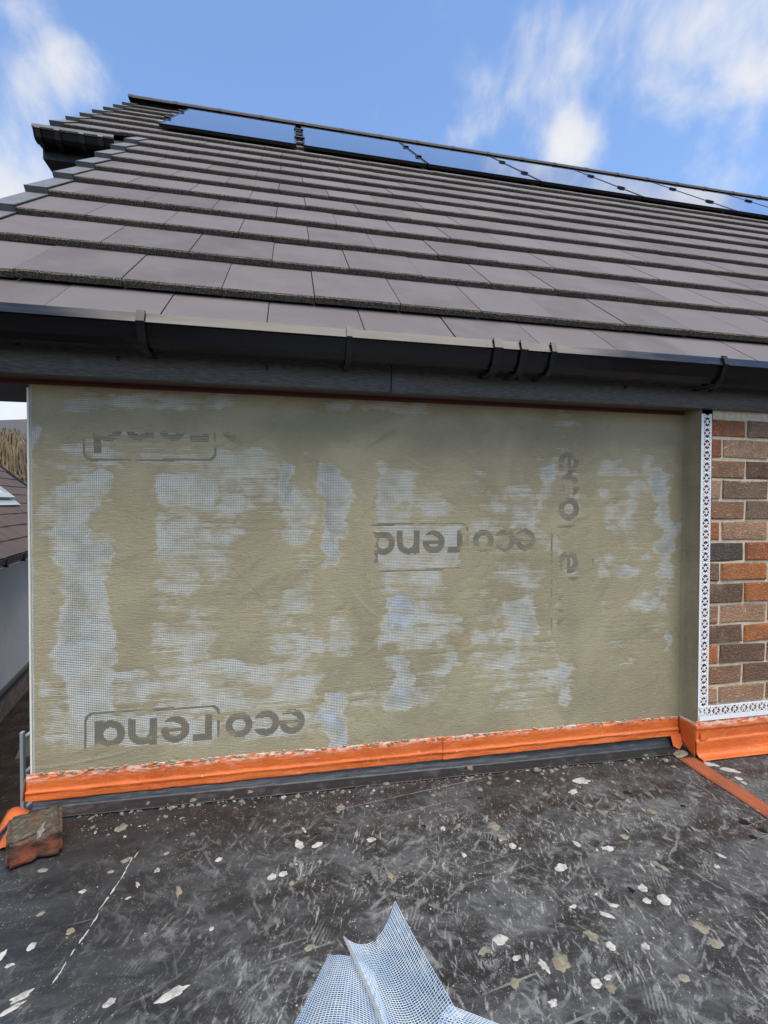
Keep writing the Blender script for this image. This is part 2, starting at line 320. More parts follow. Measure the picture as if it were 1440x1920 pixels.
# neighbourhood
m = mat('grey_render', (.33, .32, .30), .9, .1); t = T(m); o = t.gen(); t.col(t.mix(t.ramp(t.noise(o, .9, 4), .3, .7), (.42, .39, .345), (.34, .32, .285))); MT['grender'] = m
m = mat('brown_tile', (.11, .07, .055), .85, .2); t = T(m); o = t.gen(); r_ = t.info('Random'); t.col(t.mix(t.ramp(t.noise(o, 3.2, 3), .35, .7), (.105, .072, .060), (.078, .060, .055))); MT['btile'] = m
m = mat('old_stock_brick', (.16, .11, .085), .9, .1); t = T(m); o = t.gen(); t.col(t.mix(t.ramp(t.noise(o, 5, 4), .35, .7), (.17, .12, .09), (.10, .08, .065))); MT['sbrick'] = m
m = mat('shaded_soil', (.03, .022, .018), .95, .1); t = T(m); o = t.gen()  # earth tone darkened to stand for the shade between the houses
c = t.mix(t.ramp(t.noise(o, 3, 6, .6), .4, .7), (.028, .02, .016), (.05, .038, .03)); c = t.mix(t.ramp(t.vor(o, 11), .18, .1, 0, .8), c, (.12, .09, .065)); t.col(c); t.bump(t.noise(o, 12, 5), .8, .05); MT['soil'] = m
MT['slab'] = mat('stone_slab', (.10, .095, .075), .9, .1)
MT['lglass'] = mat('rooflight_glass', (.35, .42, .47), .06, .9)
MT['white'] = mat('white_paint', (.78, .78, .76), .5)
MT['galv'] = mat('galvanised_steel', (.36, .39, .37), .5, .5, .1)
m = mat('willow_twig', (.20, .15, .06), .8); t = T(m); o = t.gen(); t.col(t.mix(t.ramp(t.noise(o, .8, 4), .35, .7), (.15, .11, .05), (.085, .06, .035))); MT['willow'] = m
MT['bark'] = mat('tree_bark', (.06, .045, .035), .9)
m = mat('shrub_leaf', (.05, .07, .03), .7); t = T(m); o = t.gen(); t.col(t.mix(t.ramp(t.noise(o, 2.4, 4), .4, .65), (.04, .07, .025), (.13, .055, .03))); MT['leaf'] = m
MT['farroof'] = mat('far_slate', (.075, .07, .072), .85)
m = mat('far_brick', (.23, .14, .10), .9); MT['farbrick'] = m

# ------------------------------------------------------------------ setting: ground and flat roof
def zf(x): return np.maximum(0.0125*(1.44-np.asarray(x, float)), 0.0)
WL, WR, YB = -0.722, 1.434, -0.078                  # wall left, wall right (inner corner), brick face
GZ = -2.7
gm = MB(); gm.add([(-1500, -1500, GZ), (1500, -1500, GZ), (1500, 1500, GZ), (-1500, 1500, GZ)], [(0, 1, 2, 3)])
tag(gm.build('ground', MT['soil']), 'shade-darkened earth ground far below beside the house', 'ground', kind='structure')
pv = MB(); pv.box((-3.1, 6.3, GZ+.03), (1.5, .7, .07), Matrix.Rotation(.3, 3, 'Z')); pv.box((-3.6, 7.6, GZ+.03), (1.2, .6, .06), Matrix.Rotation(-.2, 3, 'Z'))
tag(pv.build('stone_path', MT['slab']), 'worn stone slabs lying in the dark side passage', 'path', kind='structure')

xs = np.linspace(-0.745, 2.6, 420); ys = np.linspace(-3.2, 0.0, 300)
X, Y = np.meshgrid(xs, ys, indexing='ij')
Z = zf(X) + .0016*vnoise(X, Y, 1.6, .10, 3, 3) + .0025*vnoise(X, Y, .5, .35, 4, 3) + .0009*np.sin((Y+.12*X+.05*vnoise(X, Y, .8, .5, 6, 2))*2*np.pi/.115)
fm = grid_mesh('flat_roof', np.stack([X, Y, Z], -1), MT['membrane'])
flat = link('flat_roof', fm); tag(flat, 'flat roof covered in scuffed black membrane', 'flat roof', kind='structure')
def zfloor(x, y):
    i = int(np.clip((x-xs[0])/(xs[1]-xs[0]), 0, len(xs)-1)); j = int(np.clip((y-ys[0])/(ys[1]-ys[0]), 0, len(ys)-1)); return float(Z[i, j])
em = MB(); em.b2(-.752, -.7455, -3.2, -.005, -.16, float(zf(-.745))+.004); em.b2(-.7445, 2.6, -3.19, -.01, -.2, -.05)
tag(em.build('edge_trim', MT['upstand'], flat), 'black edge trim of the flat roof')

# ------------------------------------------------------------------ the house
house = empty('house', (0, 0, 0))
tag(house, 'house with grey tiled roof, half rendered wall and brick wall beside it', 'house')

# --- insulated wall being rendered
wz0, wz1 = .02, 1.262
bm_ = MB(); bm_.b2(WL, WR+.05, .0005, .09, wz0, wz1)
wall = bm_.build('insulated_wall', MT['board'], house); tag(wall, 'white insulation board wall half covered with beige render')
low = MB(); low.b2(WL, 3.2, .092, .3, GZ, wz0-.002); low.b2(WR+.052, 3.2, -.02, .3, wz0-.002, 1.25)
low.build('masonry_wall', MT['mortar'], house)
side = MB()
AL = R(42.3); ca, sa = math.cos(AL), math.sin(AL); P0 = np.array([0, -.16, 1.385])
def RP(x, s, h=0.0): return (x, P0[1]+s*ca-h*sa, P0[2]+s*sa+h*ca)
topz = lambda y: P0[2] + (y-P0[1])*sa/ca - .12
side.add([(WL, .092, GZ), (WL, 7, GZ), (WL, 3.45, topz(3.45)), (WL, .092, topz(.092)), (WL+.1, .092, GZ), (WL+.1, 7, GZ), (WL+.1, 3.45, topz(3.45)), (WL+.1, .092, topz(.092))],
         [(0, 1, 2, 3), (7, 6, 5, 4), (0, 3, 7, 4), (1, 5, 6, 2), (2, 6, 7, 3), (0, 4, 5, 1)])
side.build('gable_wall', MT['board'], house)

# exposure of the mesh, surveyed on the wall
EXPO = [(165,806,450,840,.54),(105,735,440,772,.62),(600,745,658,795,.6),(662,750,790,783,.6),(1040,772,1082,862,.5),(1100,772,1190,795,.42),
 (50,790,72,905,.8),(100,885,218,1402,.80),(112,1010,180,1330,.90),(62,1050,75,1130,.72),(165,1335,405,1404,.74),(88,1380,122,1402,.45),
 (160,838,245,882,.66),(255,845,432,890,.6),(288,888,426,952,.74),(290,1008,382,1112,.7),(288,1108,372,1152,.55),(285,1172,405,1238,.66),(288,1238,472,1332,.66),(285,1330,410,1398,.7),(410,1300,600,1385,.6),
 (430,940,472,1012,.52),(518,868,552,942,.95),(400,880,520,950,.55),(518,968,582,1022,.68),(458,930,490,990,.55),(540,1030,602,1132,.55),(480,1100,602,1182,.47),
 (600,870,656,1012,.93),(603,1008,636,1072,1.0),(655,925,682,972,.5),(556,1150,602,1262,.5),(548,1258,602,1362,.7),(604,1290,656,1402,.97),(655,1280,712,1342,.55),(604,1140,650,1200,.4),
 (703,868,790,992,.74),(788,918,846,984,.66),(700,980,862,1072,.70),(705,1068,852,1112,.62),(708,1115,782,1197,.97),(780,1100,852,1190,.58),
 (868,900,932,982,.5),(938,900,1002,984,.66),(1000,868,1042,962,.76),(1040,832,1062,962,.56),(872,985,1002,1042,.55),(868,1062,918,1162,.47),(930,1110,1002,1192,.74),
 (718,1234,772,1337,.97),(775,1250,852,1322,.58),(868,1260,922,1322,.5),(934,1220,1002,1332,.58),(1040,1240,1074,1317,.82),
 (1118,850,1166,1002,.58),(1163,930,1202,1082,.66),(1193,838,1216,902,.75),(1172,885,1222,950,.72),(1213,872,1259,1082,.86),(1224,1078,1256,1182,.56),(1231,1180,1253,1232,.9),(1148,1048,1187,1087,.74),(1118,1068,1131,1166,.5),(1174,1098,1190,1137,.68),(1213,1080,1224,1162,.56),(1157,1228,1196,1248,.6),(1230,1252,1251,1302,.62),(1046,842,1094,985,.58),(1048,1030,1086,1085,.46)]
COVER = [(100,880,150,905,.6),(190,950,222,1012,.9),(98,1000,112,1400,.4),(222,890,290,1130,.9),(175,965,300,1010,.8),(88,1270,118,1330,.6),(575,910,603,980,.7),(1195,985,1238,1015,.8),(1180,1020,1222,1060,.8),(1185,880,1220,898,.7),(1200,930,1215,945,.6),(400,960,440,1010,.5),(745,935,765,950,.5)]
nx, nz = 640, 420
gx = np.linspace(WL+.002, WR, nx); gz = np.linspace(.112, 1.246, nz); GX, GZ_ = np.meshgrid(gx, gz, indexing='ij')
rel = np.stack([GX, np.zeros_like(GX), GZ_], -1) - CAM
cz = rel@AX_F; px = 720+FPX*(rel@AX_R)/cz; py = 960+FPX*(rel@AX_D)/cz
pxw = px + 26*vnoise(GX, GZ_, .11, .075, 11, 3, .55) + 7*vnoise(GX, GZ_, .02, .012, 31, 3, .6); pyw = py + 20*vnoise(GX, GZ_, .09, .08, 12, 3, .55) + 5*vnoise(GX, GZ_, .02, .012, 32, 3, .6)
E_ = np.zeros_like(GX)
def soft(b, f=9):
    x0, y0, x1, y1 = b[:4]; g = 1.9*f
    return sstep(x0-g, x0+g, pxw)*(1-sstep(x1-g, x1+g, pxw))*sstep(y0-f, y0+f, pyw)*(1-sstep(y1-f, y1+f, pyw))
for b in EXPO: E_ = np.maximum(E_, b[4]*soft(b))
for b in COVER: E_ *= 1-b[4]*soft(b)
BASE = [(70,835,610,1395,1.15),(600,850,1060,1345,1.02),(1110,850,1262,1240,.9)]
bs = np.zeros_like(GX)
for b in BASE: bs = np.maximum(bs, b[4]*soft(b, 14))
bs *= .44 + .50*vnoise(GX, GZ_, .12, .09, 33, 4, .6)
for b in ((222,890,288,1260,.9),(660,760,700,1400,.8),(850,860,870,1340,.7),(1078,850,1112,1300,.8),(60,1402,700,1440,1),(440,1010,540,1100,.7)): bs *= 1-b[4]*soft(b, 10)
E_ = np.maximum(E_, np.clip(bs, 0, .66))
E_ += .30*vnoise(GX, GZ_, .09, .045, 13, 5, .62)*sstep(.02, .4, E_)
H = np.interp(E_, [-.2, 0, .3, .5, .62, .75, .88, 1.1], [2.85, 2.75, 2.4, 1.95, 1.6, 1.1, .3, -1.2])
H += .62*vnoise(GX, GZ_, .20, .0085, 14, 3, .55)*(.2+.8*sstep(.05, .4, E_)) + .16*vnoise(GX, GZ_, .012, .010, 15, 2) + .25*vnoise(GX, GZ_, .5, .1, 16, 3)*(1-sstep(0, .4, E_))
H += .5*np.clip(vnoise(GX, GZ_, .03, .22, 18, 3)-.42, 0, 1)*(1-sstep(0, .4, E_))*4 * 0.5
r_ = random.Random(77)                                 # ridges and sweeps left by the trowel
for i in range(64):
    cx, cz_, rad = r_.uniform(-.9, 1.6), r_.uniform(-.2, 1.5), r_.uniform(.25, 1.1); a0 = r_.uniform(0, 6.28); span = r_.uniform(.10, .35)
    dx, dz = GX-cx, GZ_-cz_; dr = np.hypot(dx, dz)-rad; an = np.abs((np.arctan2(dz, dx)-a0+np.pi) % (2*np.pi)-np.pi)
    fade = (1-sstep(span*.6, span, an))*(1-sstep(.3, .6, E_))
    H += fade*(r_.uniform(.4, 1.0)*np.exp(-(dr/.0032)**2) - .35*np.exp(-((dr+.012)/.010)**2))
for i in range(90):                                    # crumbs caught under the blade
    cx, cz_ = r_.uniform(WL+.02, WR-.02), r_.uniform(.13, 1.2); a_ = r_.uniform(.002, .006)
    H += r_.uniform(.6, 1.6)*np.exp(-(((GX-cx)/a_)**2+((GZ_-cz_)/(a_*.7))**2))
Hedge = sstep(WL, WL+.012, GX); H *= Hedge
cp = np.stack([GX, -H*.001-.0002, GZ_], -1)
me = grid_mesh('render_coat', cp, MT['coat'])
coat = link('render_coat', me, wall); tag(coat, 'beige trowelled render coat with patchy gaps')

PIT = .0050
sm = MB()
def strand(p, q, nseg, lift, wdt, horizontal, seed):
    r_ = random.Random(seed); prev = None; vs = []; fs = []
    for i in range(nseg+1):
        t_ = i/nseg; x = p[0]+(q[0]-p[0])*t_; z = p[1]+(q[1]-p[1])*t_
        l = lift + r_.uniform(-.14, .14)*.001; o_ = r_.uniform(-.0003, .0003)
        if horizontal: vs += [(x, -l+.0006, z-wdt+o_), (x, -l, z-wdt*.35+o_), (x, -l, z+wdt*.35+o_), (x, -l+.0006, z+wdt+o_)]
        else: vs += [(x-wdt+o_, -l+.0006, z), (x-wdt*.35+o_, -l, z), (x+wdt*.35+o_, -l, z), (x+wdt+o_, -l+.0006, z)]
        if i:
            b = (i-1)*4
            for k in range(3): fs.append((b+k, b+k+1, b+k+5, b+k+4))
    sm.add(vs, fs)
zz = np.arange(.118, 1.244, PIT); xx = np.arange(WL+.004, WR, PIT)
for i, z in enumerate(zz): strand((WL+.003, z), (WR, z), 26, .00205, .00085, True, i)
for i, x in enumerate(xx): strand((x, .116), (x, 1.244), 14, .0017, .00075, False, 5000+i)
rm = sm.build('reinforcing_mesh', MT['strand'], wall, recalc=False); tag(rm, 'white glass fibre mesh showing through the render')

# printed logo on the mesh strands ("eco" and boxed "rend")
def inside(u, v):
    def ring(cx, cy, ro, ri): d = np.hypot(u-cx, v-cy); return (d < ro) & (d > ri)
    def rect(x0, x1, y0, y1): return (u > x0) & (u < x1) & (v > y0) & (v < y1)
    def ell_e(x): return (ring(x+.5, .5, .5, .24) & ~((u > x+.5) & (v < .42) & (v > .20))) | (rect(x+.15, x+.95, .42, .58))
    s_ = ell_e(0) | (ring(1.5, .5, .5, .24) & ~((u > 1.62) & (v > .3) & (v < .7))) | ring(2.53, .5, .5, .24)
    s_ |= rect(3.52, 3.78, 0, 1) | (rect(3.78, 4.2, .74, 1.0))
    s_ |= ell_e(4.35)
    s_ |= rect(5.5, 5.76, 0, 1) | rect(6.24, 6.5, 0, .55) | (ring(6.0, .5, .5, .24) & (v > .5))
    s_ |= ring(7.1, .5, .5, .24) | rect(7.36, 7.62, 0, 1.45)
    bx0, bx1, by0, by1, rr = 3.25, 7.98, -.34, 1.74, .3
    def rbox(g): 
        qx = np.abs(u-(bx0+bx1)/2)-(bx1-bx0)/2+rr+g; qy = np.abs(v-(by0+by1)/2)-(by1-by0)/2+rr+g
        return np.hypot(np.maximum(qx, 0), np.maximum(qy, 0)) < rr
    s_ |= rbox(0) & ~rbox(.075)
    return s_
def logo(p0, p1, vdir, vmin=-9):
    a = on_y(*p0, 0)[[0, 2]]; b = on_y(*p1, 0)[[0, 2]]
    U = (b-a)/7.6; L = np.hypot(*U); Vv = np.array([-U[1], U[0]])
    if Vv@np.array(vdir) < 0: Vv = -Vv
    mb = MB(); st = .0012
    def emit(fixed, horiz):
        ts = np.arange(WL+.006, WR, st) if horiz else np.arange(.12, 1.243, st)
        pts = np.stack([ts, np.full_like(ts, fixed)], -1) if horiz else np.stack([np.full_like(ts, fixed), ts], -1)
        r_ = pts-a; u = r_@U/L**2; v = r_@Vv/L**2
        if ((u > -.2) & (u < 8.2) & (v > -.6) & (v < 2)).sum() == 0: return
        ins = inside(u, v) & (v > vmin); d = np.diff(np.concatenate([[0], ins.astype(int), [0]])); s0 = np.where(d == 1)[0]; s1 = np.where(d == -1)[0]
        for i, j in zip(s0, s1):
            p, q = ts[i]-st/2, ts[j-1]+st/2; wd = .0015; y = -.00232 if horiz else -.0020
            if horiz: mb.add([(p, y, fixed-wd), (q, y, fixed-wd), (q, y, fixed+wd), (p, y, fixed+wd)], [(0, 1, 2, 3)])
            else: mb.add([(fixed-wd*.8, y, p), (fixed+wd*.8, y, p), (fixed+wd*.8, y, q), (fixed-wd*.8, y, q)], [(0, 1, 2, 3)])
    for z in zz: emit(z, True)
    for x in xx: emit(x, False)
    return mb
for args, lab in ((((1003, 991), (697, 997), (0, -1)), 'dark printed lettering upside down in the middle of the mesh'), (((572, 1327), (180, 1352), (0, -1)), 'dark printed lettering upside down at the bottom left of the mesh'),
             (((562, 783), (175, 777), (0, -1), .62), 'printed lettering mostly buried under render at the top left'), (((1047, 845), (1045, 1172), (1, 0)), 'printed lettering running down the mesh near the brick')):
    tag(logo(*args).build('printed_lettering', MT['ink'], wall, recalc=False), lab)

# return of the wall at the brick corner
n1_, n2_ = 30, 160
ry = np.linspace(0.0, YB-.002, n1_); rz = np.linspace(.10, 1.25, n2_); RY, RZ = np.meshgrid(ry, rz, indexing='ij')
RX = WR - .003 - .0018*vnoise(RY, RZ, .03, .16, 21, 4) - .004*np.exp(-(RY/.012)**2)
link('return_render', grid_mesh('return_render', np.stack([RX, RY, RZ], -1), MT['coat']), wall)
rb = MB(); rb.b2(WR-.001, WR+.05, YB+.006, .0, .0, 1.25); rb.build('return_board', MT['board'], house)
eb = MB(); eb.b2(WL-.0035, WL+.0008, -.0045, .02, .12, 1.225); eb.build('edge_bead', MT['cream'], house)

# --- brick wall
bw = MB(); bw.b2(WR+.004, 3.3, YB+.006, -.021, -.02, 1.25)
brickwall = bw.build('brick_wall', MT['mortar'], house); tag(brickwall, 'multi coloured rustic brick wall with pale mortar')
rows = [1.214, 1.145, 1.069, .996, .922, .847, .772, .696, .624, .545, .470, .398, .323, .248, .181]
rows = rows + [.106, .031]
PAL = dict(o=(.80, .30, .115), r=(.74, .28, .135), d=(.33, .205, .135), b=(.60, .335, .195), t=(.82, .54, .35), k=(.17, .145, .12), s=(.74, .44, .265), g=(.50, .34, .23))
CLR = ['rg', 'rtb', 'bdo', 'tgb', 'bgr', 'rsb', 'krb', 'dob', 'dod', 'bsr', 'dob', 'odb', 'bdk', 'ssb', 'bts', 'rbd']
JX = [1.524, 1.628]                                   # perpends of odd and even courses
def brick_mesh(L, Hh, D=.05, k=0):
    mb = MB(); r_ = random.Random(k); e = .004
    def rng_(): return r_.uniform(-.0026, .0026)
    ring0 = [(-L/2, -Hh/2), (0, -Hh/2), (L/2, -Hh/2), (L/2, Hh/2), (0, Hh/2), (-L/2, Hh/2)]
    vs = []
    for ins, y in ((0, D), (0, e), (e, 0)):
        for (x, z) in ring0:
            vs.append((x-math.copysign(ins, x) * (1 if x else 0)+(rng_() if y < D else 0), y+(rng_()*.5 if y < D else 0), z-math.copysign(ins, z)+(rng_() if y < D else 0)))
    fs = []
    for l in range(2):
        for i in range(6): fs.append((l*6+i, l*6+(i+1) % 6, (l+1)*6+(i+1) % 6, (l+1)*6+i))
    fs += [(12, 13, 16, 17), (13, 14, 15, 16)]
    mb.add(vs, fs); me = mb.mesh('brick', MT['brick'])
    bm = bmesh.new(); bm.from_mesh(me); bmesh.ops.recalc_face_normals(bm, faces=bm.faces); bm.to_mesh(me); bm.free()
    if sum(p.normal.y for p in me.polygons if len(p.vertices) == 4 and abs(p.center.y) < .001) > 0: me.flip_normals()
    return me
BP = .2085
bvar = {}
for ri in range(len(rows)-1):
    zt, zb = rows[ri], rows[ri+1]; hh = (zt-zb)-.0105; j0 = JX[0] if ri % 2 else JX[1]
    k = 0; x0 = WR+.004; first = True
    while x0 < 3.25:
        x1 = j0 if first else x0+BP
        L = x1-x0-.0105
        if L > .02:
            key = (round(L, 3), round(hh, 3), random.randrange(3))
            if key not in bvar: bvar[key] = brick_mesh(L, hh, .05, len(bvar))
            o = link('brick', bvar[key], brickwall); o.location = ((x0+x1)/2, YB+random.uniform(-.0015, .0015), (zt+zb)/2)
            cs = CLR[ri]; ch = cs[k] if k < len(cs) else random.choice('orbdtksg')
            c = PAL[ch]; f = random.uniform(.88, 1.12); o.color = (c[0]*f, c[1]*f, c[2]*f, 1)
        x0 = x1; first = False; k += 1

# --- white perforated beads
def bead(name, L, W, label):
    mb = MB(); t_ = .0012
    def bar(a, b, wd, dep):
        a = Vector(a); b = Vector(b); d = (b-a); n = Vector((-d.y, d.x)).normalized()*wd/2
        q = [a+n, a-n, b-n, b+n]
        mb.add([(p.x, -dep, p.y) for p in q]+[(p.x, -dep+t_, p.y) for p in q], [(0, 1, 2, 3), (7, 6, 5, 4), (0, 4, 5, 1), (1, 5, 6, 2), (2, 6, 7, 3), (3, 7, 4, 0)])
    b0 = .24*W if name == 'corner_bead' else .34*W
    bar((b0/2, 0), (b0/2, L), b0, .0030); bar((W-.0028, 0), (W-.0028, L), .0056, .0030)
    cell = .0200; m_ = (b0+W-.0056)/2
    for i in range(int(L/cell)+1):
        y0 = i*cell; y1 = min(L, y0+cell)
        if y1-y0 < .01: break
        bar((b0-.001, y0), (W-.0046, y1), .0034, .0033); bar((W-.0046, y0), (b0-.001, y1), .0034, .0036)
        if i % 2: bar((m_, y0+.001), (m_, y1-.001), .0030, .0039)
        else: bar((b0-.001, (y0+y1)/2), (W-.0046, (y0+y1)/2), .0050, .0039)
    o = mb.build(name, MT['pvc'], house); tag(o, label); return o
cb = bead('corner_bead', 1.098, .0425, 'white perforated corner bead running up the brick edge'); cb.location = (1.431, YB-.003, .128)
cb.rotation_euler = (0, R(-.30), 0)
hb = bead('base_bead', 1.75, .053, 'white perforated bead along the foot of the brick'); hb.matrix_world = Matrix.Translation((1.434, YB-.0065, .130)) @ Matrix(((0, 0, 1, 0), (0, 1, 0, 0), (1, 0, 0, 0), (0, 0, 0, 1)))

# --- fascia, soffit, gutter
GX0, GX1 = -1.06, 6.4
fz0, fz1 = 1.252, 1.375
fb = MB(); prof = [(-.098, fz0+.004), (-.1, fz0+.008), (-.1, fz1), (-.075, fz1), (-.075, fz0-.006), (-.083, fz0-.010), (-.092, fz0-.008)]
fb.prism_x(prof, GX0, .298); fascia = fb.build('fascia', MT['fascia'], house); tag(fascia, 'anthracite woodgrain fascia board')
fb = MB(); fb.prism_x(prof, .300, GX1); fb.build('fascia', MT['fascia'], house)
jc = MB(); jc.prism_x([(-.096, fz0-.013), (-.1035, fz0-.006), (-.1035, fz1), (-.101, fz1), (-.101, fz0-.002), (-.095, fz0-.008)], .301, .343); jc.build('joint_cover', MT['fascia'], fascia)
for sx, sz in ((-.70, 1.318), (-.458, 1.294), (-.066, 1.292), (.708, 1.303), (1.103, 1.298), (1.441, 1.303), (1.9, 1.30), (2.3, 1.30)):
    sc = MB(); n = 10
    vs = [(0, -.0045, 0)] + [(.0052*math.cos(a), -.003, .0052*math.sin(a)) for a in [2*math.pi*i/n for i in range(n)]] + [(.0062*math.cos(a), 0.0, .0062*math.sin(a)) for a in [2*math.pi*i/n for i in range(n)]]
    sc.add(vs, [(0, 1+i, 1+(i+1) % n) for i in range(n)] + [(1+i, 1+n+i, 1+n+(i+1) % n, 1+(i+1) % n) for i in range(n)])
    s_ = sc.build('screw_cap', MT['gutter'], fascia); s_.location = (sx, -.1003, sz)
sf = MB(); sf.b2(GX0, GX1, -.0748, -.0005, 1.2485, 1.256); sf.build('soffit', MT['underside'], house)
sf = MB(); sf.b2(GX0, WL-.006, 0.0, .35, 1.2485, 1.256); sf.build('soffit', MT['dark_pvc'], house)
MT['shaded_tape'] = mat('shaded_red_tape', (.13, .038, .022), .6)  # tape red with the shadow under the eaves put into the colour
tt = MB(); tt.b2(GX0+.2, 1.43, -.0065, -.0025, 1.2345, 1.2465); tt.build('top_tape', MT['shaded_tape'], house)

def gutter(name, x0, x1, parent, dy=0, dz=0):
    g = MB()
    op = [(-.1012, 1.382), (-.1012, 1.345), (-.112, 1.318), (-.150, 1.303), (-.180, 1.304), (-.198, 1.318), (-.2125, 1.353), (-.2205, 1.3550), (-.2115, 1.3800), (-.2095, 1.3800), (-.2095, 1.376)]
    inner = [(-.2085, 1.352), (-.194, 1.322), (-.178, 1.309), (-.150, 1.307), (-.115, 1.321), (-.1045, 1.346), (-.1045, 1.382)]
    g.prism_x([(y+dy, z+dz) for y, z in op+inner], x0, x1, cap=True); return g.build(name, MT['gutter'], parent)
gut = gutter('gutter', GX0-.02, .555, house); tag(gut, 'black plastic gutter along the eaves')
gut2 = gutter('gutter', .5555, GX1, house)
def clip(x, wd, parent, dy=0, dz=0):
    g = MB(); pr = [(-.103, 1.300), (-.150, 1.2955), (-.184, 1.297), (-.204, 1.313), (-.2195, 1.352), (-.2235, 1.3555), (-.2145, 1.385), (-.2065, 1.386), (-.2065, 1.3815), (-.2130, 1.381), (-.2205, 1.3575), (-.2165, 1.356), (-.201, 1.3165), (-.182, 1.3005), (-.150, 1.2995), (-.103, 1.304)]
    g.prism_x([(y+dy-(.003 if y < -.15 else 0), z+dz-(.003 if z < 1.32 else 0)) for y, z in pr], x-wd/2, x+wd/2); return g.build('gutter_bracket', MT['bracket'], parent)
for x, wd in ((-.90, .022), (-.368, .020), (.157, .016), (.590, .026), (.672, .022), (.767, .016), (1.375, .016), (1.98, .022), (2.6, .022), (3.2, .022), (3.8, .022)): clip(x, wd, gut)

# --- roof
roofm = MB(); SR = 5.30; VX = -1.03; VX2 = -1.565; SE = 2.86
roofm.add([RP(VX+.02, -.02, -.03), RP(8.5, -.02, -.03), RP(8.5, SR, -.03), RP(VX+.02, SR, -.03), RP(VX+.02, -.02, -.05), RP(8.5, -.02, -.05), RP(8.5, SR, -.05), RP(VX+.02, SR, -.05)],
          [(0, 1, 2, 3), (7, 6, 5, 4), (0, 4, 5, 1), (1, 5, 6, 2), (2, 6, 7, 3), (3, 7, 4, 0)])
roofm.add([RP(VX2+.02, SE, -.031), RP(VX+.0, SE, -.031), RP(VX+.0, SR, -.031), RP(VX2+.02, SR, -.031), RP(VX2+.02, SE, -.051), RP(VX+.0, SE, -.051), RP(VX+.0, SR, -.051), RP(VX2+.02, SR, -.051)],
          [(0, 1, 2, 3), (7, 6, 5, 4), (0, 4, 5, 1), (1, 5, 6, 2), (2, 6, 7, 3), (3, 7, 4, 0)])
# far slope, so that the roof is a real pitched roof from elsewhere
yr, zr = RP(0, SR)[1], RP(0, SR)[2]
roofm.add([(VX2+.02, yr, zr-.03), (8.5, yr, zr-.03), (8.5, yr+4, zr-3.6), (VX2+.02, yr+4, zr-3.6)], [(0, 1, 2, 3)])
roof = roofm.build('roof', MT['underlay'], house); tag(roof, 'pitched roof of flat grey concrete tiles')
TW, GA, TT, TL = .2745, .318, .023, .388
TILT = TT/GA
def tile_mesh(k):
    r_ = random.Random(100+k); mb = MB(); wv = TW-.0032; nseg = 8
    xs_ = [wv*i/nseg for i in range(nseg+1)]
    top = []; 
    tip = [(r_.uniform(-.0012, .0012), r_.uniform(-.0016, .0010)) for _ in xs_]
    v0 = [(x, .004+abs(a)*.4, 0.0+TT-.0004) for x, (a, b) in zip(xs_, tip)]          # top edge set back a little
    v1 = [(x, 0+a, TT-.005+b) for x, (a, b) in zip(xs_, tip)]
    v2 = [(x, .0015+a, .0005) for x, (a, b) in zip(xs_, tip)]
    head = [(0, TL, TT-.0004), (wv, TL, TT-.0004), (wv, TL, 0), (0, TL, 0)]
    b = mb.add(v0+v1+v2+head, [])
    n = nseg+1; fs = []; ms = []
    for i in range(nseg):
        fs.append((n+i, n+i+1, i+1, i)); ms.append(1)
        fs.append((2*n+i, 2*n+i+1, n+i+1, n+i)); ms.append(1)
    h = 3*n
    fs.append(tuple(range(0, n))+(h+1, h)); ms.append(0)
    fs.append((0, h, h+3, 2*n, n)); ms.append(1); fs.append((n-1, 2*n-1, 3*n-1, h+2, h+1)); ms.append(1)
    mb.f += fs; mb.m += ms
    me = mb.mesh('tile', [MT['tile'], MT['tile_edge']])
    bm = bmesh.new(); bm.from_mesh(me); bmesh.ops.recalc_face_normals(bm, faces=bm.faces)
    big = max(bm.faces, key=lambda f: f.calc_area())
    if big.normal.z < 0: bmesh.ops.reverse_faces(bm, faces=bm.faces)
    bm.to_mesh(me); bm.free(); return me
TM = [tile_mesh(k) for k in range(6)]
RB = Matrix(((1, 0, 0), (0, ca, -sa), (0, sa, ca)))                 # local (x, s, h) -> world
TILTM = Matrix.Rotation(-math.atan(TILT), 3, 'X')
rotm = (RB @ TILTM).to_euler()
S0 = .21-GA                                                           # tail of the eaves course
JT = -.0630
PAN = (3.55, 5.06)
cand = []
ncourse = int((SR-S0)/GA)+1
for k in range(ncourse):
    s_ = S0+k*GA if k else .0
    off = JT + (TW/2 if k % 2 else 0)
    lo = VX2 if s_ > SE-.1 else VX
    i0 = math.floor((lo-off)/TW); 
    for i in range(i0, int((8.4-off)/TW)+1):
        x = off+i*TW
        if x < lo+.012:
            if x+TW < lo+.06: continue
            cand.append((k, lo+.012, s_, x+TW-lo-.012)); continue
        cand.append((k, x, s_, TW))
def dist(c):
    p = np.array(RP(c[1]+TW/2, c[2]))-CAM; return float(np.linalg.norm(p))
def seen(c):
    p = np.array(RP(c[1]+TW*.3, c[2]+.05, .02))-CAM; z = p@AX_F
    u = 720+FPX*(p@AX_R)/z
    if u > 1500: return False
    if c[2] > PAN[0]+.45 and c[1] > -.95: return False
    return True
cand.sort(key=lambda c: (0 if seen(c) else 1, dist(c)))
stuff = MB(); nobj = 0
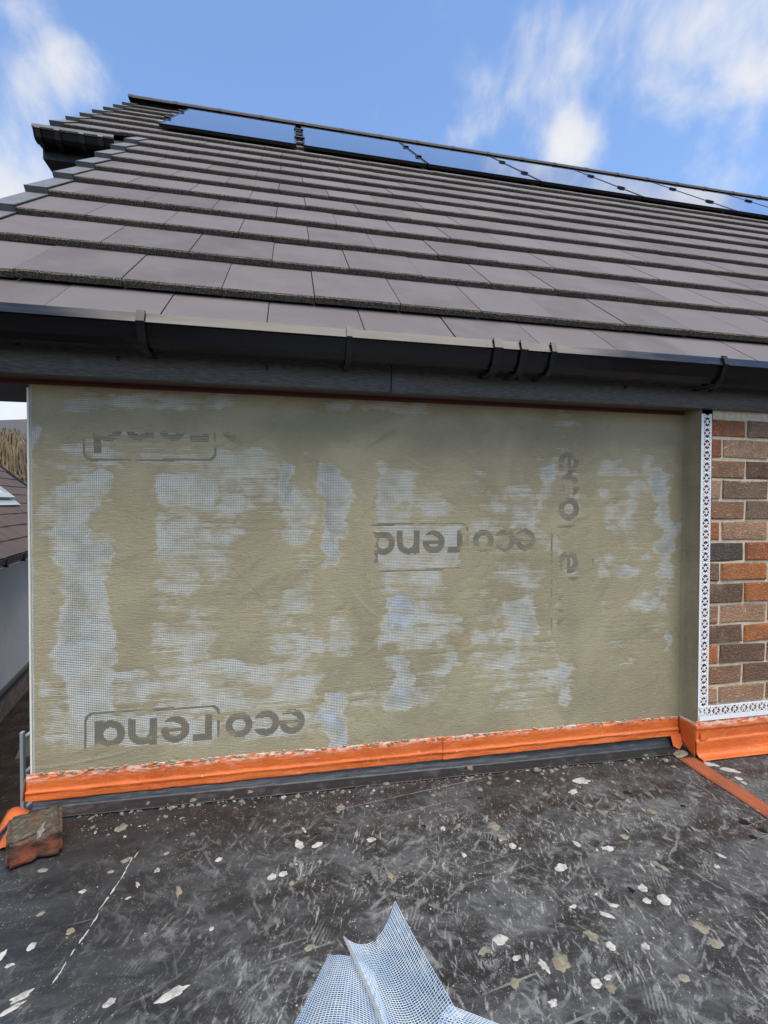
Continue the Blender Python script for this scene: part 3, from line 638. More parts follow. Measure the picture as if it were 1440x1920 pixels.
for n_, (k, x, s_, wd) in enumerate(cand):
    h0 = random.uniform(-.0012, .0012); dx = random.uniform(-.0008, .0008)
    if nobj < 298 and seen((k, x, s_, wd)):
        o = link('tile', TM[random.randrange(6)], roof); o.location = RP(x+dx, s_+(.012 if k == 0 else 0), h0-(.016 if k == 0 else 0)); o.rotation_euler = rotm
        if wd < TW: o.scale = (wd/TW, 1, 1)
        if k == 0: o.scale[1] = (TL-.11)/TL
        nobj += 1
    elif x < 7.5:
        me = TM[n_ % 6]; mw = Matrix.Translation(RP(x, s_, h0)) @ (RB @ TILTM).to_4x4()
        vv = [mw @ Vector((v.co.x*wd/TW, v.co.y, v.co.z)) for v in me.vertices]
        b = len(stuff.v); stuff.v += [tuple(v) for v in vv]
        for p in me.polygons: stuff.f.append(tuple(b+i for i in p.vertices)); stuff.m.append(p.material_index)
st = stuff.build('tiles_beyond', [MT['tile'], MT['tile_edge']], roof, recalc=False); tag(st, kind='stuff')
print('tiles', nobj, len(cand))

# dry verge caps
def verge_mesh():
    mb = MB(); L = GA+.035
    pr = [(-.030, -.045), (-.030, .027), (-.026, .031), (.052, .031), (.052, .0275), (-.0265, .0275), (-.0265, -.045)]
    n = len(pr); vs = [(x, 0, z) for x, z in pr]+[(x, L, z) for x, z in pr]
    mb.add(vs, [(i, (i+1) % n, n+(i+1) % n, n+i) for i in range(n)]+[tuple(range(n-1, -1, -1)), tuple(range(n, 2*n))])
    mb.b2(-.0305, .050, -.0035, -.0005, -.030, .0312); mb.b2(-.0315, -.0305, .02, .05, -.01, .004)
    me = mb.mesh('verge_cap', MT['verge']); bm = bmesh.new(); bm.from_mesh(me); bmesh.ops.recalc_face_normals(bm, faces=bm.faces); bm.to_mesh(me); bm.free(); return me
vm = verge_mesh()
for k in range(ncourse):
    s_ = S0+k*GA if k else -.01; x = VX2 if s_ > SE-.1 else VX
    if s_+.2 > SR: break
    o = link('verge_cap', vm, roof); o.location = RP(x, s_-.006, .0); o.rotation_euler = rotm
for x in (VX, VX2):                                                   # barge boards under the verges
    mb = MB(); s0, s1 = (.0, SE+.3) if x == VX else (SE, SR)
    mb.add([RP(x-.018, s0, -.2), RP(x-.018, s1, -.2), RP(x-.018, s1, -.01), RP(x-.018, s0, -.01), RP(x+.004, s0, -.2), RP(x+.004, s1, -.2), RP(x+.004, s1, -.01), RP(x+.004, s0, -.01)],
           [(0, 1, 2, 3), (7, 6, 5, 4), (0, 4, 5, 1), (1, 5, 6, 2), (2, 6, 7, 3), (3, 7, 4, 0)])
    mb.build('barge_board', MT['dark_pvc'], house)
# ridge
rm_ = MB(); n = 10; Lr = .43; rr_ = .105
vs = []
for x in (0, .035, .0351, Lr):
    f = 1.035 if x <= .035 else 1.0
    vs += [(x, -rr_*f*math.cos(math.pi*i/n), rr_*f*.68*math.sin(math.pi*i/n)) for i in range(n+1)]
fs = [(a*(n+1)+i, (a+1)*(n+1)+i, (a+1)*(n+1)+i+1, a*(n+1)+i+1) for a in range(3) for i in range(n)]+[tuple(range(n, -1, -1)), tuple(range(3*(n+1), 4*(n+1)))]
rm_.add(vs, fs); rme = rm_.mesh('ridge_tile', mat('ridge_concrete', (.045, .045, .042), .8))
bm = bmesh.new(); bm.from_mesh(rme); bmesh.ops.recalc_face_normals(bm, faces=bm.faces); bm.to_mesh(rme); bm.free()
xr = VX2-.03
while xr < 8.3:
    o = link('ridge_tile', rme, roof); o.location = (xr, yr+.02, zr+.0); xr += Lr-.004

# upper eaves on the left: fascia box, soffit and gutter under the main roof
ye, ze = RP(0, SE-.06)[1], RP(0, SE-.06)[2]
DY, DZ = ye+.16, ze-1.385
ug = gutter('gutter', VX2-.02, VX-.09, house, DY, DZ)
for x in (VX2+.01, VX2+.12, VX2+.26, VX2+.37): clip(x, .03, ug, DY, DZ)
ub = MB(); ub.prism_x([(ye+.055, ze-.14), (ye+.055, ze+.01), (ye+.075, ze+.012), (ye+.33, ze+.10), (ye+.33, ze-.155)], VX2-.012, VX+.02); uf = ub.build('eaves_box', MT['dark_pvc'], house)
ub = MB(); ub.prism_x([(ye+.26, ze-.33), (ye+.26, ze-.157), (ye+.62, ze-.157), (ye+.62, ze-.36)], VX2+.26, VX+.02); ub.build('eaves_box', MT['dark_pvc'], house)
lp = MB(); lp.prism_x([(ye-.0605, ze-.026), (ye-.0635, ze-.020), (ye-.0595, ze-.002), (ye-.0565, ze-.002)], VX2-.022, VX-.088); lp.build('gutter_lip', MT['verge'], house)
ub = MB(); ub.b2(VX2+.265, VX+.3, ye+.63, ye+1.4, -2.0, ze-.1); ub.build('gable_wall', MT['sbrick'], house)

# ------------------------------------------------------------------ solar panels
PW, HP = 1.040, .055
edges = [-.995, .106, 1.164, 2.222, 3.280, 4.338, 5.396, 6.454]
labs = ['leftmost solar panel, beside the bare tiles at the roof end', 'second solar panel from the left, right of the wide clamped gap', 'third solar panel from the left on the grey roof', 'fourth solar panel from the left on the grey roof',
        'fifth solar panel from the left on the grey roof', 'sixth solar panel from the left, near the right frame edge', 'seventh solar panel, cut off by the right frame edge', 'eighth solar panel, farthest along the roof to the right']
def rbox(mb, x0, x1, s0, s1, h0, h1):
    mb.add([RP(x, s_, h) for h in (h0, h1) for s_ in (s0, s1) for x in (x0, x1)], [(0, 2, 3, 1), (4, 5, 7, 6), (0, 1, 5, 4), (2, 6, 7, 3), (0, 4, 6, 2), (1, 3, 7, 5)])
for i, x in enumerate(edges):
    p = empty('solar_panel', RP(x, PAN[0], HP)); tag(p, labs[i], 'solar panel', 'solar panels in a row below the ridge')
    def part(name, boxes, mt):
        mb = MB()
        for b in boxes: rbox(mb, *b)
        o = mb.build(name, mt, p); o.matrix_parent_inverse = Matrix.Translation(RP(x, PAN[0], HP)).inverted(); return o
    x1 = x+PW; s0, s1 = PAN; f = .012
    part('frame', [(x, x1, s0, s0+f, HP-.024, HP), (x, x1, s1-f, s1, HP-.024, HP), (x, x+f, s0+f, s1-f, HP-.024, HP), (x1-f, x1, s0+f, s1-f, HP-.024, HP)], MT['pframe'])
    part('glass', [(x+f, x1-f, s0+f, s1-f, HP-.022, HP-.002)], MT['pglass'])
    gap = edges[i+1]-x1 if i < len(edges)-1 else .02
    for sc in (s0+.42, s1-.42):
        part('clamp', [(x1-.014, x1+gap+.014, sc-.035, sc+.035, HP+.0005, HP+.012)], MT['pframe'])
        if i == 0: part('clamp', [(x-.03, x+.014, sc-.03, sc+.03, HP+.0005, HP+.012)], MT['pframe'])
for s_ in (PAN[0]+.42, PAN[1]-.42):
    mb = MB(); rbox(mb, edges[0]-.09, edges[-1]+PW, s_-.02, s_+.02, .022, HP-.025)
    tag(mb.build('mounting_rail', MT['alu']), 'aluminium rail under the solar panels, %s one' % ('lower' if s_ < 4 else 'upper'), 'rail', 'rails carrying the solar panels')

# ------------------------------------------------------------------ membrane upstand and orange tapes
def sheet(name, P, mt, parent=None, thick=.0012, smooth=True):
    o = link(name, grid_mesh(name, P, mt, smooth), parent)
    m = o.modifiers.new('s', 'SOLIDIFY'); m.thickness = thick; m.offset = 0; return o
def tape_x(name, x0, x1, prof, mt, seed, amp=.0022, parent=None, jag=.003, nn=None):
    """prof: function x -> list of (y, z), swept along x with wrinkles"""
    nn = nn or int((x1-x0)/.006)+2; X_ = np.linspace(x0, x1, nn); rows_ = []
    sub = 5
    for x in X_:
        pr = np.array(prof(x)); tt_ = np.linspace(0, len(pr)-1, (len(pr)-1)*sub+1)
        rows_.append(np.stack([np.full_like(tt_, x), np.interp(tt_, np.arange(len(pr)), pr[:, 0]), np.interp(tt_, np.arange(len(pr)), pr[:, 1])], -1))
    P = np.array(rows_); m_ = P.shape[1]; u = P[..., 0]; v = np.repeat(np.arange(m_)[None, :]/m_, nn, 0)
    P[..., 1] += amp*(vnoise(u, v, .10, .25, seed, 3)-.35*np.abs(vnoise(u, v, .045, .12, seed+3, 2))); P[..., 2] += amp*.6*vnoise(u, v, .12, .3, seed+1, 3)
    P[:, 0, 2] += jag*vnoise(u[:, 0], v[:, 0], .02, 1, seed+2, 3); P[:, -1, 2] += jag*.6*vnoise(u[:, -1], v[:, -1], .05, 1, seed+4, 2)
    return sheet(name, P, mt, parent)
up = tape_x('upstand', WL+.004, WR-.002, lambda x: [(-.004, .085), (-.005, .05), (-.009, float(zf(x))+.026), (-.019, float(zf(x))+.009), (-.042, float(zf(x))+.004), (-.06, float(zf(x))+.003)], MT['upstand'], 40, .0016, flat, 0)
tag(up, 'black membrane turned up against the wall')
def wt(x): return .1285 - .0065*(x-WL)                         # top edge of the wall tape
def wb(x): return .054 - .004*(x-WL)
t1 = tape_x('flashing_tape', WL-.014, .52, lambda x: [(-.0040, wt(x)), (-.0065, wt(x)-.014), (-.0075, wb(x)+.028), (-.0125, wb(x)+.024), (-.0105, wb(x)+.016), (-.0125, wb(x)-.001)], MT['tape'], 50)
tag(t1, 'long orange tape along the wall foot, from the left corner to its overlap seam', 'tape', 'orange flashing tapes')
t2 = tape_x('flashing_tape', .50, WR-.012, lambda x: [(-.0055, wt(x)+.001), (-.0085, wt(x)-.014), (-.0095, wb(x)+.028), (-.0145, wb(x)+.023), (-.0122, wb(x)+.015), (-.0140, wb(x)-.001)], MT['tape'], 60)
tag(t2, 'orange tape along the wall foot, ending at the inner corner by the brick', 'tape', 'orange flashing tapes')
wr = MB(); wr.add([(WL-.015, -.0125, .118), (WL-.022, -.012, .055), (WL-.020, .10, .055), (WL-.013, .10, .122)], [(0, 1, 2, 3)]); wr.build('wrapped_end', MT['tape'], t1)
# tape across the return and along the brick
ys_ = np.linspace(-.008, YB-.006, 14); zs_ = np.linspace(.0, 1, 12)
Pq = np.zeros((14, 12, 3))
for i, y in enumerate(ys_):
    f = i/13; zt_ = .117+.008*f; zb_ = .036-.045*f
    for j, q in enumerate(zs_): Pq[i, j] = (WR-.0075-.004*f-.002*math.sin(q*5)*(1-f)-.006*max(0, q-.75), y, zt_+(zb_-zt_)*q)
t3 = sheet('flashing_tape', Pq, MT['tape']); tag(t3, 'short orange tape folded round the inner corner return', 'tape', 'orange flashing tapes')
fl = MB(); fl.add([(1.380, -.018, .050), (1.424, -.016, .052), (1.422, -.030, .020), (1.402, -.036, .006), (1.382, -.030, .016)], [(0, 1, 2, 3, 4)]); f_ = fl.build('loose_corner', MT['tape'], t3); f_.modifiers.new('s', 'SOLIDIFY').thickness = .0012
t4 = tape_x('flashing_tape', WR-.012, 3.2, lambda x: [(YB-.0050, .1285), (YB-.0075, .112), (YB-.0085, .100), (YB-.0065, .096), (YB-.0065, .062), (YB-.0105, .058), (YB-.010, .024), (YB-.013, .014), (YB-.022, .007), (YB-.042, .0052)], MT['tape'], 70, .0014, None, .001)
tag(t4, 'broad orange tape along the foot of the brick wall', 'tape', 'orange flashing tapes')
pt = MB(); pt.add([(1.436, YB-.0135, .092), (1.468, YB-.0135, .0935), (1.469, YB-.0135, .064), (1.437, YB-.0145, .062)], [(0, 1, 2, 3)]); pt.build('patch', MT['tape'], t4)
# trodden tape strip running across the flat roof
def strip_row(y): 
    c = 1.378 - .004*(y+.1); return [c-.032, c-.012, c-.006, c-.002, c+.002, c+.014, c+.032], [.0022, .0034, .0042, .0016, .0046, .0038, .0024]
Ys = np.linspace(-.088, -3.1, 260); Pq = np.zeros((len(Ys), 7, 3))
for i, y in enumerate(Ys):
    xx_, hh_ = strip_row(y); 
    for j in range(7): Pq[i, j] = (xx_[j]+.0016*math.sin(y*37+j), y, zfloor(xx_[j], y)+hh_[j]+.0006*math.sin(y*61+j*2))
t5 = sheet('flashing_tape', Pq, MT['tape_dirty'], None, .0008); tag(t5, 'narrow dirty orange tape strip across the black floor at right', 'tape', 'orange flashing tapes')
# loose orange flap hanging over the roof edge beside the brick
Pq = np.zeros((8, 10, 3))
for i in range(8):
    for j in range(10):
        a = i/7; b = j/9
        Pq[i, j] = (-.668-.115*b, -.175+.150*a+.02*b, .036+.006*math.sin(a*4)+.010*b-.10*b*b*b*(1.15-a)+.010*math.sin(b*6+a*3)*a)
t6 = sheet('flashing_tape', Pq, MT['tape'], None, .001); tag(t6, 'loose orange tape flap curling over the roof edge behind the broken brick', 'tape', 'orange flashing tapes')

sm_ = MB()
for i in range(150):
    x = random.uniform(WL+.01, WR-.03); z = wt(x)+random.uniform(-.006, .004); a_ = random.uniform(.002, .012); b_ = random.uniform(.0012, .0045); n = 8
    if random.random() < .10: b_ *= 2.6; a_ *= .5; z -= .006
    vs = [(x, -.0125, z)]+[(x+a_*math.cos(6.283*k/n)*random.uniform(.6, 1.2), -.0072, z+b_*math.sin(6.283*k/n)*random.uniform(.6, 1.3)) for k in range(n)]
    sm_.add(vs, [(0, 1+k, 1+(k+1) % n) for k in range(n)])
so = sm_.build('render_smears', MT['coat'], wall); tag(so, 'ragged render smears along the top of the orange tape', kind='stuff')

# ------------------------------------------------------------------ splashes of mortar
def splat_mesh(k, L=1.0, n=16, hgt=.14, ragged=.28, asp=1.0):
    r_ = random.Random(900+k); mb = MB(); ph = [r_.uniform(0, 6.28) for _ in range(5)]; am = [r_.uniform(.3, 1) for _ in range(5)]
    def rad(a): return 1+ragged*sum(am[q]*math.sin((q+2)*a+ph[q]) for q in range(5))/(2.0+.0*k)
    vs = [(0, 0, hgt*.9)]
    for f, h in ((.55, hgt), (.88, hgt*.75), (1.0, 0.0)):
        vs += [(.5*f*rad(2*math.pi*i/n)*math.cos(2*math.pi*i/n), .5*f*rad(2*math.pi*i/n)*math.sin(2*math.pi*i/n), h*r_.uniform(.75, 1.2)) for i in range(n)]
    fs = [(0, 1+i, 1+(i+1) % n) for i in range(n)]
    for l in range(2): fs += [(1+l*n+i, 1+(l+1)*n+i, 1+(l+1)*n+(i+1) % n, 1+l*n+(i+1) % n) for i in range(n)]
    mb.add(vs, fs); return mb
SPM = {}
for mk in ('splat_white', 'splat_beige', 'splat_olive', 'splat_wet'):
    for k in range(7):
        me = splat_mesh(k, ragged=.14+.04*k, n=22).mesh('mortar_splat', MT[mk]); me.polygons.foreach_set('use_smooth', [True]*len(me.polygons)); SPM[mk, k] = me
def put(pxy, wpx, hpx, mk, ang=0.0, k=None, hh=.002, world=None, lx=None, ly=None, top=None):
    if world is None:
        p = on_z(*pxy, .012); p = on_z(*pxy, float(zf(p[0])))
        a = on_z(pxy[0]-wpx/2, pxy[1], float(zf(p[0]))); b = on_z(pxy[0]+wpx/2, pxy[1], float(zf(p[0]))); c = on_z(pxy[0], pxy[1]-hpx/2, float(zf(p[0]))); d = on_z(pxy[0], pxy[1]+hpx/2, float(zf(p[0])))
        lx = np.linalg.norm(b-a); ly = np.linalg.norm(d-c)
    else: p = world
    o = link('mortar_splat', SPM[mk, random.randrange(7) if k is None else k], flat)
    o.location = (p[0], p[1], zfloor(p[0], p[1])+.0004); k_ = .85 if world is None else 1.0; o.scale = (lx*k_, ly*k_, hh/.14); o.rotation_euler = (0, 0, ang); return o
W_, B_, O_, K_ = 'splat_white', 'splat_beige', 'splat_olive', 'splat_wet'
LIST = [(1090,1464,36,13,W_,-.2),(1075,1485,24,8,W_,.3),(1055,1461,11,7,B_,0),(927,1551,23,19,B_,.3),(831,1555,11,8,W_,0),(961,1587,17,12,W_,.4),(938,1576,7,6,W_,0),(1082,1583,12,13,W_,.5),(1052,1627,32,14,W_,.2),(1205,1666,20,15,W_,-.4),(1213,1689,17,12,W_,-.3),
 (1245,1687,30,20,W_,.2),(1185,1699,14,9,O_,0),(938,1764,33,22,W_,.3),(907,1784,30,14,B_,.3),(965,1845,19,24,O_,-.4),(1052,1806,34,40,O_,-.7),(1020,1812,18,26,W_,.2),(1118,1846,26,20,W_,.1),(1146,1856,22,16,O_,.3),(1140,1834,20,10,W_,.3),(1037,1881,22,16,W_,.1),(1140,1592,30,9,W_,-.15),(1145,1775,20,18,W_,.4),(1110,1757,24,26,B_,.4),
 (1315,1740,28,24,B_,.2),(1342,1770,30,18,B_,0),(1171,1569,17,11,O_,.1),(732,1642,14,18,O_,.3),(1385,1460,13,7,W_,-.2),(1395,1469,9,6,W_,0),(1332,1434,30,7,W_,-.5),(1366,1443,40,8,W_,-.6),(1180,1425,9,8,B_,0),
 (227,1552,25,15,B_,.2),(639,1514,19,14,B_,0),(595,1584,26,10,W_,.3),(561,1583,17,22,W_,.5),(570,1556,5,14,W_,.4),(696,1575,20,10,W_,.2),(531,1637,20,13,W_,.1),(510,1643,20,14,W_,.2),(547,1656,13,10,B_,0),(335,1671,13,22,O_,.2),(132,1747,17,14,O_,.2),(76,1714,16,8,B_,.3),(410,1613,14,9,W_,.4),
 (155,1672,17,6,W_,.2),(322,1866,64,22,W_,.35),(397,1742,11,9,W_,.2),(580,1779,22,14,B_,.5),(59,1777,17,16,W_,.1),(3,1795,14,20,W_,0),(18,1812,18,7,W_,.3),(295,1632,12,9,W_,-.3),(312,1600,13,7,B_,.3),(208,1635,14,6,B_,0),(237,1613,22,9,B_,.7),(258,1658,8,12,W_,.4),(240,1685,12,5,W_,.5),
 (205,1882,26,16,W_,.4),(40,1870,40,16,W_,.4),(20,1895,48,12,W_,.5),(80,1632,22,8,B_,-.3),(1075,1700,20,6,W_,.2),(1150,1698,22,8,W_,-.4),(1138,1716,30,10,W_,-.6),(1210,1775,18,14,W_,-.4),(1282,1835,26,16,B_,-.3),(968,1797,20,11,W_,.1),(1000,1480,6,6,B_,0),(1022,1490,14,7,B_,.3),(1178,1502,12,7,B_,.4),
 (1150,1467,9,7,B_,0),(1135,1523,12,7,B_,.2),(1105,1510,11,9,B_,.4),(944,1572,14,10,O_,.6),(870,1605,10,9,W_,0),(768,1530,9,8,B_,0),(826,1529,6,7,B_,0),(1222,1523,16,10,O_,.1),(1352,1605,10,12,W_,.6),(1344,1625,12,8,W_,0),(1230,1620,16,10,B_,.2),(1245,1628,14,14,B_,.2),(858,1552,30,5,B_,.7),
 (900,1480,12,7,B_,.1),(790,1515,10,8,B_,0),(1077,1518,11,6,K_,0),(1176,1487,17,8,K_,-.1),(1280,1513,11,5,K_,0),(795,1551,11,7,K_,0),(900,1497,12,6,K_,0),(1395,1541,24,12,K_,.1),(1412,1571,16,9,K_,0),(1430,1558,16,10,K_,0),(1184,1670,12,12,K_,0),(594,1565,12,6,K_,0),(852,1905,50,14,W_,-.2)]
for x_, y_, wpx, hpx, mk, an in LIST: put((x_, y_), wpx, hpx, mk, an, None, .0012 if mk == K_ else random.uniform(.0007, .0015))
# white scratch line at left
a = on_z(254, 1602, float(zf(-.5))); b = on_z(110, 1830, float(zf(-.45)))
for i in range(15):
    f = (i+random.uniform(-.3, .3))/14; p = a+(b-a)*f
    put(None, 0, 0, W_, math.atan2(b[1]-a[1], b[0]-a[0])+random.uniform(-.15, .15), None, .001, (p[0]+random.uniform(-.002, .002), p[1]), random.uniform(.014, .030), random.uniform(.002, .0045))
# smaller drips, thick along the wall foot
cnt = 0
while cnt < 165:
    if random.random() < .78:
        x = random.uniform(-.55, 1.33); y = -.035-abs(random.gauss(0, .055)); sz = random.choice((.006, .008, .010, .013, .017)); mk = random.choice((B_, B_, W_, O_))
    else:
        x = random.uniform(-.7, 1.8); y = random.uniform(-.85, -.08); sz = random.uniform(.004, .011); mk = random.choice((W_, W_, B_))
    put(None, 0, 0, mk, random.uniform(0, 3.1), None, sz*.16, (x, y), sz, sz*random.uniform(.4, .9)); cnt += 1
# specks and crumbs nobody could count
sp = MB()
def speck(x, y, r, h, m_):
    n = 5; a0 = random.random()*6; z = zfloor(x, y)
    vs = [(x, y, z+h)]+[(x+r*random.uniform(.6, 1.2)*math.cos(a0+6.283*i/n), y+r*random.uniform(.5, 1.1)*math.sin(a0+6.283*i/n), z-.0005) for i in range(n)]
    sp.add(vs, [(0, 1+i, 1+(i+1) % n) for i in range(n)], m_)
for i in range(2600):
    x = random.uniform(-.72, 1.9); y = -.02-abs(random.gauss(0, .10)) if random.random() < .6 else random.uniform(-1.1, -.05)
    r = random.choice((.0007, .0009, .0012, .0016, .0022)); speck(x, y, r, r*.5, random.choice((0, 0, 1)))
for i in range(900):
    x = random.uniform(-.6, 1.38); y = -.028-abs(random.gauss(0, .020)); r = random.uniform(.0018, .0045); speck(x, y, r, r*1.0, random.choice((1, 1, 2)))
for q_ in range(70):                                    # little heaps below the trowelled edge
    cx = random.uniform(-.56, 1.36); cy = -.030-abs(random.gauss(0, .014)); nn_ = random.randrange(4, 13); mk_ = random.choice((1, 1, 2))
    for i in range(nn_):
        r = random.uniform(.002, .0075); speck(cx+random.gauss(0, .013), min(-.022, cy+random.gauss(0, .009)), r, r*random.uniform(.6, 1.2), mk_)
so = sp.build('mortar_specks', [MT['splat_white'], MT['splat_beige'], MT['splat_olive']], flat, recalc=False); tag(so, kind='stuff')

# lumps of render that dropped at the foot of the wall
def lump(name, seed, sx, sy, sz, mt, sub=2, rough=.35):
    bm = bmesh.new(); bmesh.ops.create_icosphere(bm, subdivisions=sub, radius=.5)
    off = Vector((seed*3.7, seed*1.3, seed*2.1))
    for v in bm.verts:
        n_ = mnoise.noise(v.co*3.1+off)*rough+mnoise.noise(v.co*8+off)*rough*.4; v.co *= 1+n_
        v.co.x *= sx; v.co.y *= sy; v.co.z = (v.co.z+.30)*sz
    me = bpy.data.meshes.new(name); bm.to_mesh(me); bm.free(); me.materials.append(mt); return link(name, me)
LUMPS = [(880,1443,.018,.014,.020,'small pointed render lump at the wall foot below the printed lettering'),(1006,1447,.020,.014,.017,'render lump at the wall foot, left of the big white splash'),(1034,1448,.014,.012,.013,'small render lump at the wall foot, just left of the big white splash'),
 (830,1450,.026,.015,.008,'flat render smear at the wall foot below the middle of the wall'),(725,1470,.022,.013,.008,'flat render crumb at the wall foot below the tape seam'),(470,1488,.018,.013,.013,'render lump at the wall foot above the two white splashes'),(435,1497,.016,.012,.009,'render lump at the wall foot, left of its larger neighbour'),
 (362,1503,.018,.012,.012,'render lump at the wall foot a third of the way along'),(278,1508,.012,.012,.011,'render lump at the wall foot near the left end'),(1276,1415,.060,.030,.012,'heap of smeared render in the inner corner beside the orange tape'),(1248,1428,.020,.016,.012,'render lump beside the corner heap'),(1210,1418,.020,.012,.010,'render crumb at the wall foot left of the corner heap')]
for i, (x_, y_, a_, b_, c_, lb) in enumerate(LUMPS):
    p = on_z(x_, y_, .01); p = on_z(x_, y_, float(zf(p[0]))); o = lump('render_lump', i+1, a_*1.2, b_*1.3, c_, MT['splat_olive' if i % 3 == 2 else 'splat_beige'])
    o.location = (p[0], min(p[1], -.03), zfloor(p[0], p[1])); o.rotation_euler = (0, 0, random.uniform(-.4, .4)); tag(o, lb, 'render lump', 'render lumps along the wall foot')

# ------------------------------------------------------------------ broken brick at the left edge
bm = bmesh.new(); bmesh.ops.create_cube(bm, size=1.0)
bmesh.ops.bevel(bm, geom=bm.edges[:], offset=.07, segments=2, affect='EDGES')
bmesh.ops.subdivide_edges(bm, edges=bm.edges[:], cuts=6, use_grid_fill=True)
for v in bm.verts:
    p = v.co.copy(); v.co = Vector((p.x*.112, p.y*.120, (p.z+.5)*.066))
    n_ = mnoise.noise(p*3.0)*.003+mnoise.noise(p*9)*.0022+mnoise.noise(p*22)*.0014
    front = max(0, -p.y-.25); v.co.y += front*.02*(mnoise.noise(Vector((p.x*5, 1, p.z*5)))+.15*p.z)
    if p.z > .2: v.co.z += n_*1.1
    if p.y < -.3: v.co.y += n_*2.2
    if p.x < -.3: v.co.x += n_
    if p.y < -.3 and abs(p.x-.05) < .09 and p.z < .1: v.co.y += .006*(1-abs(p.x-.05)/.09)
me = bpy.data.meshes.new('broken_brick'); bm.to_mesh(me); bm.free(); me.polygons.foreach_set('use_smooth', [True]*len(me.polygons)); me.materials.append(MT['old_brick'])
bb = link('broken_brick', me); bb.location = (-.634, -.172, float(zf(-.64))+.001); bb.rotation_euler = (0, 0, R(24))
tag(bb, 'broken old red brick with a grey mortar crust at the roof corner', 'brick')
sp_ = splat_mesh(3, ragged=.5, hgt=.10); spo = sp_.build('render_dribble', MT['splat_beige'], bb, True); spo.scale = (.013, .034, .02); spo.location = (.012, -.050, .066); spo.rotation_euler = (R(35), 0, R(-18))

# ------------------------------------------------------------------ loose glass fibre mesh in the foreground
def net(f, nu, nv, su, sv, mt_idx, mb, wdt=.00050):
    """f(u,v) -> point; nu, nv strands, su, sv samples along each"""
    def line(pts):
        pts = [Vector(p) for p in pts]; vs = []; fs = []
        for i, p in enumerate(pts):
            t_ = (pts[min(i+1, len(pts)-1)]-pts[max(i-1, 0)]).normalized()
            a = t_.cross(Vector((0, -.4, .9))).normalized()*wdt; b = t_.cross(a).normalized()*wdt*.55
            vs += [p-a, p+b, p+a, p-b]
            if i: fs += [((i-1)*4+k, (i-1)*4+(k+1) % 4, i*4+(k+1) % 4, i*4+k) for k in range(4)]
        mb.add(vs, fs, mt_idx(0) if callable(mt_idx) else mt_idx)
    for i in range(nu+1): line([f(i/nu, j/sv) for j in range(sv+1)])
    for j in range(nv+1): line([f(i/su, j/nv)+Vector((0, 0, .0006)) for i in range(su+1)])
def bil(c00, c10, c01, c11): return lambda u, v: c00*(1-u)*(1-v)+c10*u*(1-v)+c01*(1-u)*v+c11*u*v
fz = .012
def V(pxy, z): return Vector(on_z(*pxy, z))
meshroot = empty('mesh_offcut', V((760, 1860), fz)); tag(meshroot, 'curled offcut of pale blue glass fibre mesh on the black floor', 'mesh sheet')
def mpart(name, mb, mats):
    o = mb.build(name, mats, meshroot, recalc=False); o.matrix_parent_inverse = Matrix.Translation(V((760, 1860), fz)).inverted(); return o
# upper flap: pointed corner at the back, hollow top edge
q = bil(V((644, 1757), fz+.040), V((741, 1690), fz+.030), V((742, 1990), fz+.050), V((902, 1990), fz+.026))
def flap(u, v):
    p = q(u, v); c_ = 4*u*(1-u)
    return p + Vector((.004*c_, -.020*c_*(1-v)**2, -.030*c_*(1-v*.4)+.010*math.sin(u*5+v*4)*v))
mb = MB(); net(flap, 24, 60, 16, 30, 0, mb); mpart('flap', mb, MT['loose'])
mb = MB(); net(lambda u, v: flap(u*.045, v)+Vector((0, 0, .0012)), 1, 60, 3, 30, 0, mb, .0005); tag(mpart('dirty_edge', mb, MT['loose_dirty']), 'render caked edge of the flap')
# roll on the left: an arched tunnel running to the camera
def roll(u, v):
    a0 = V((552, 1930), fz); a1 = V((735, 1960), fz); b0 = V((612, 1800), fz); b1 = V((700, 1830), fz)
    base = bil(b0, b1, a0+(a0-b0)*.8, a1+(a1-b1)*.8)(u, v)
    return base + Vector((0, -.01*math.sin(math.pi*u), (.030+.050*v)*math.sin(math.pi*min(1, u*.92+.03))**.8))
mb = MB(); net(roll, 27, 49, 20, 26, 0, mb); mpart('roll', mb, MT['loose'])
def tail(u, v):
    base = bil(V((842, 1885), fz+.008), V((1010, 1950), fz+.006), V((800, 2010), fz+.010), V((960, 2080), fz+.008))(u, v)
    return base+Vector((0, 0, .024*math.sin(math.pi*v*.9)))
mb = MB(); net(tail, 24, 20, 14, 14, 0, mb); mpart('tail', mb, MT['loose'])

# ------------------------------------------------------------------ side passage: ladders
def ladder(loc, rz, hgt, w_, n, lab):
    r_ = empty('ladder', loc, rz); tag(r_, lab, 'ladder', 'metal ladders in the side passage')
    for y in (0, w_):
        mb = MB(); mb.b2(-.012, .012, y-.016, y+.016, 0, hgt); bevel(mb.build('stile', MT['galv'], r_), .004)
    for i in range(n):
        z = hgt-.06-i*.26
        mb = MB(); mb.b2(-.014, .014,   .017, w_-.017, z-.014, z+.014); mb.build('rung', MT['galv'], r_)
    return r_
ladder((-1.90, 2.31, GZ), R(-6), 1.94, .42, 7, 'tall grey metal ladder standing upright beside the left wall edge')
ladder((-1.66, 1.42, GZ), R(-6), 1.36, .42, 5, 'shorter grey metal ladder low behind the broken brick')

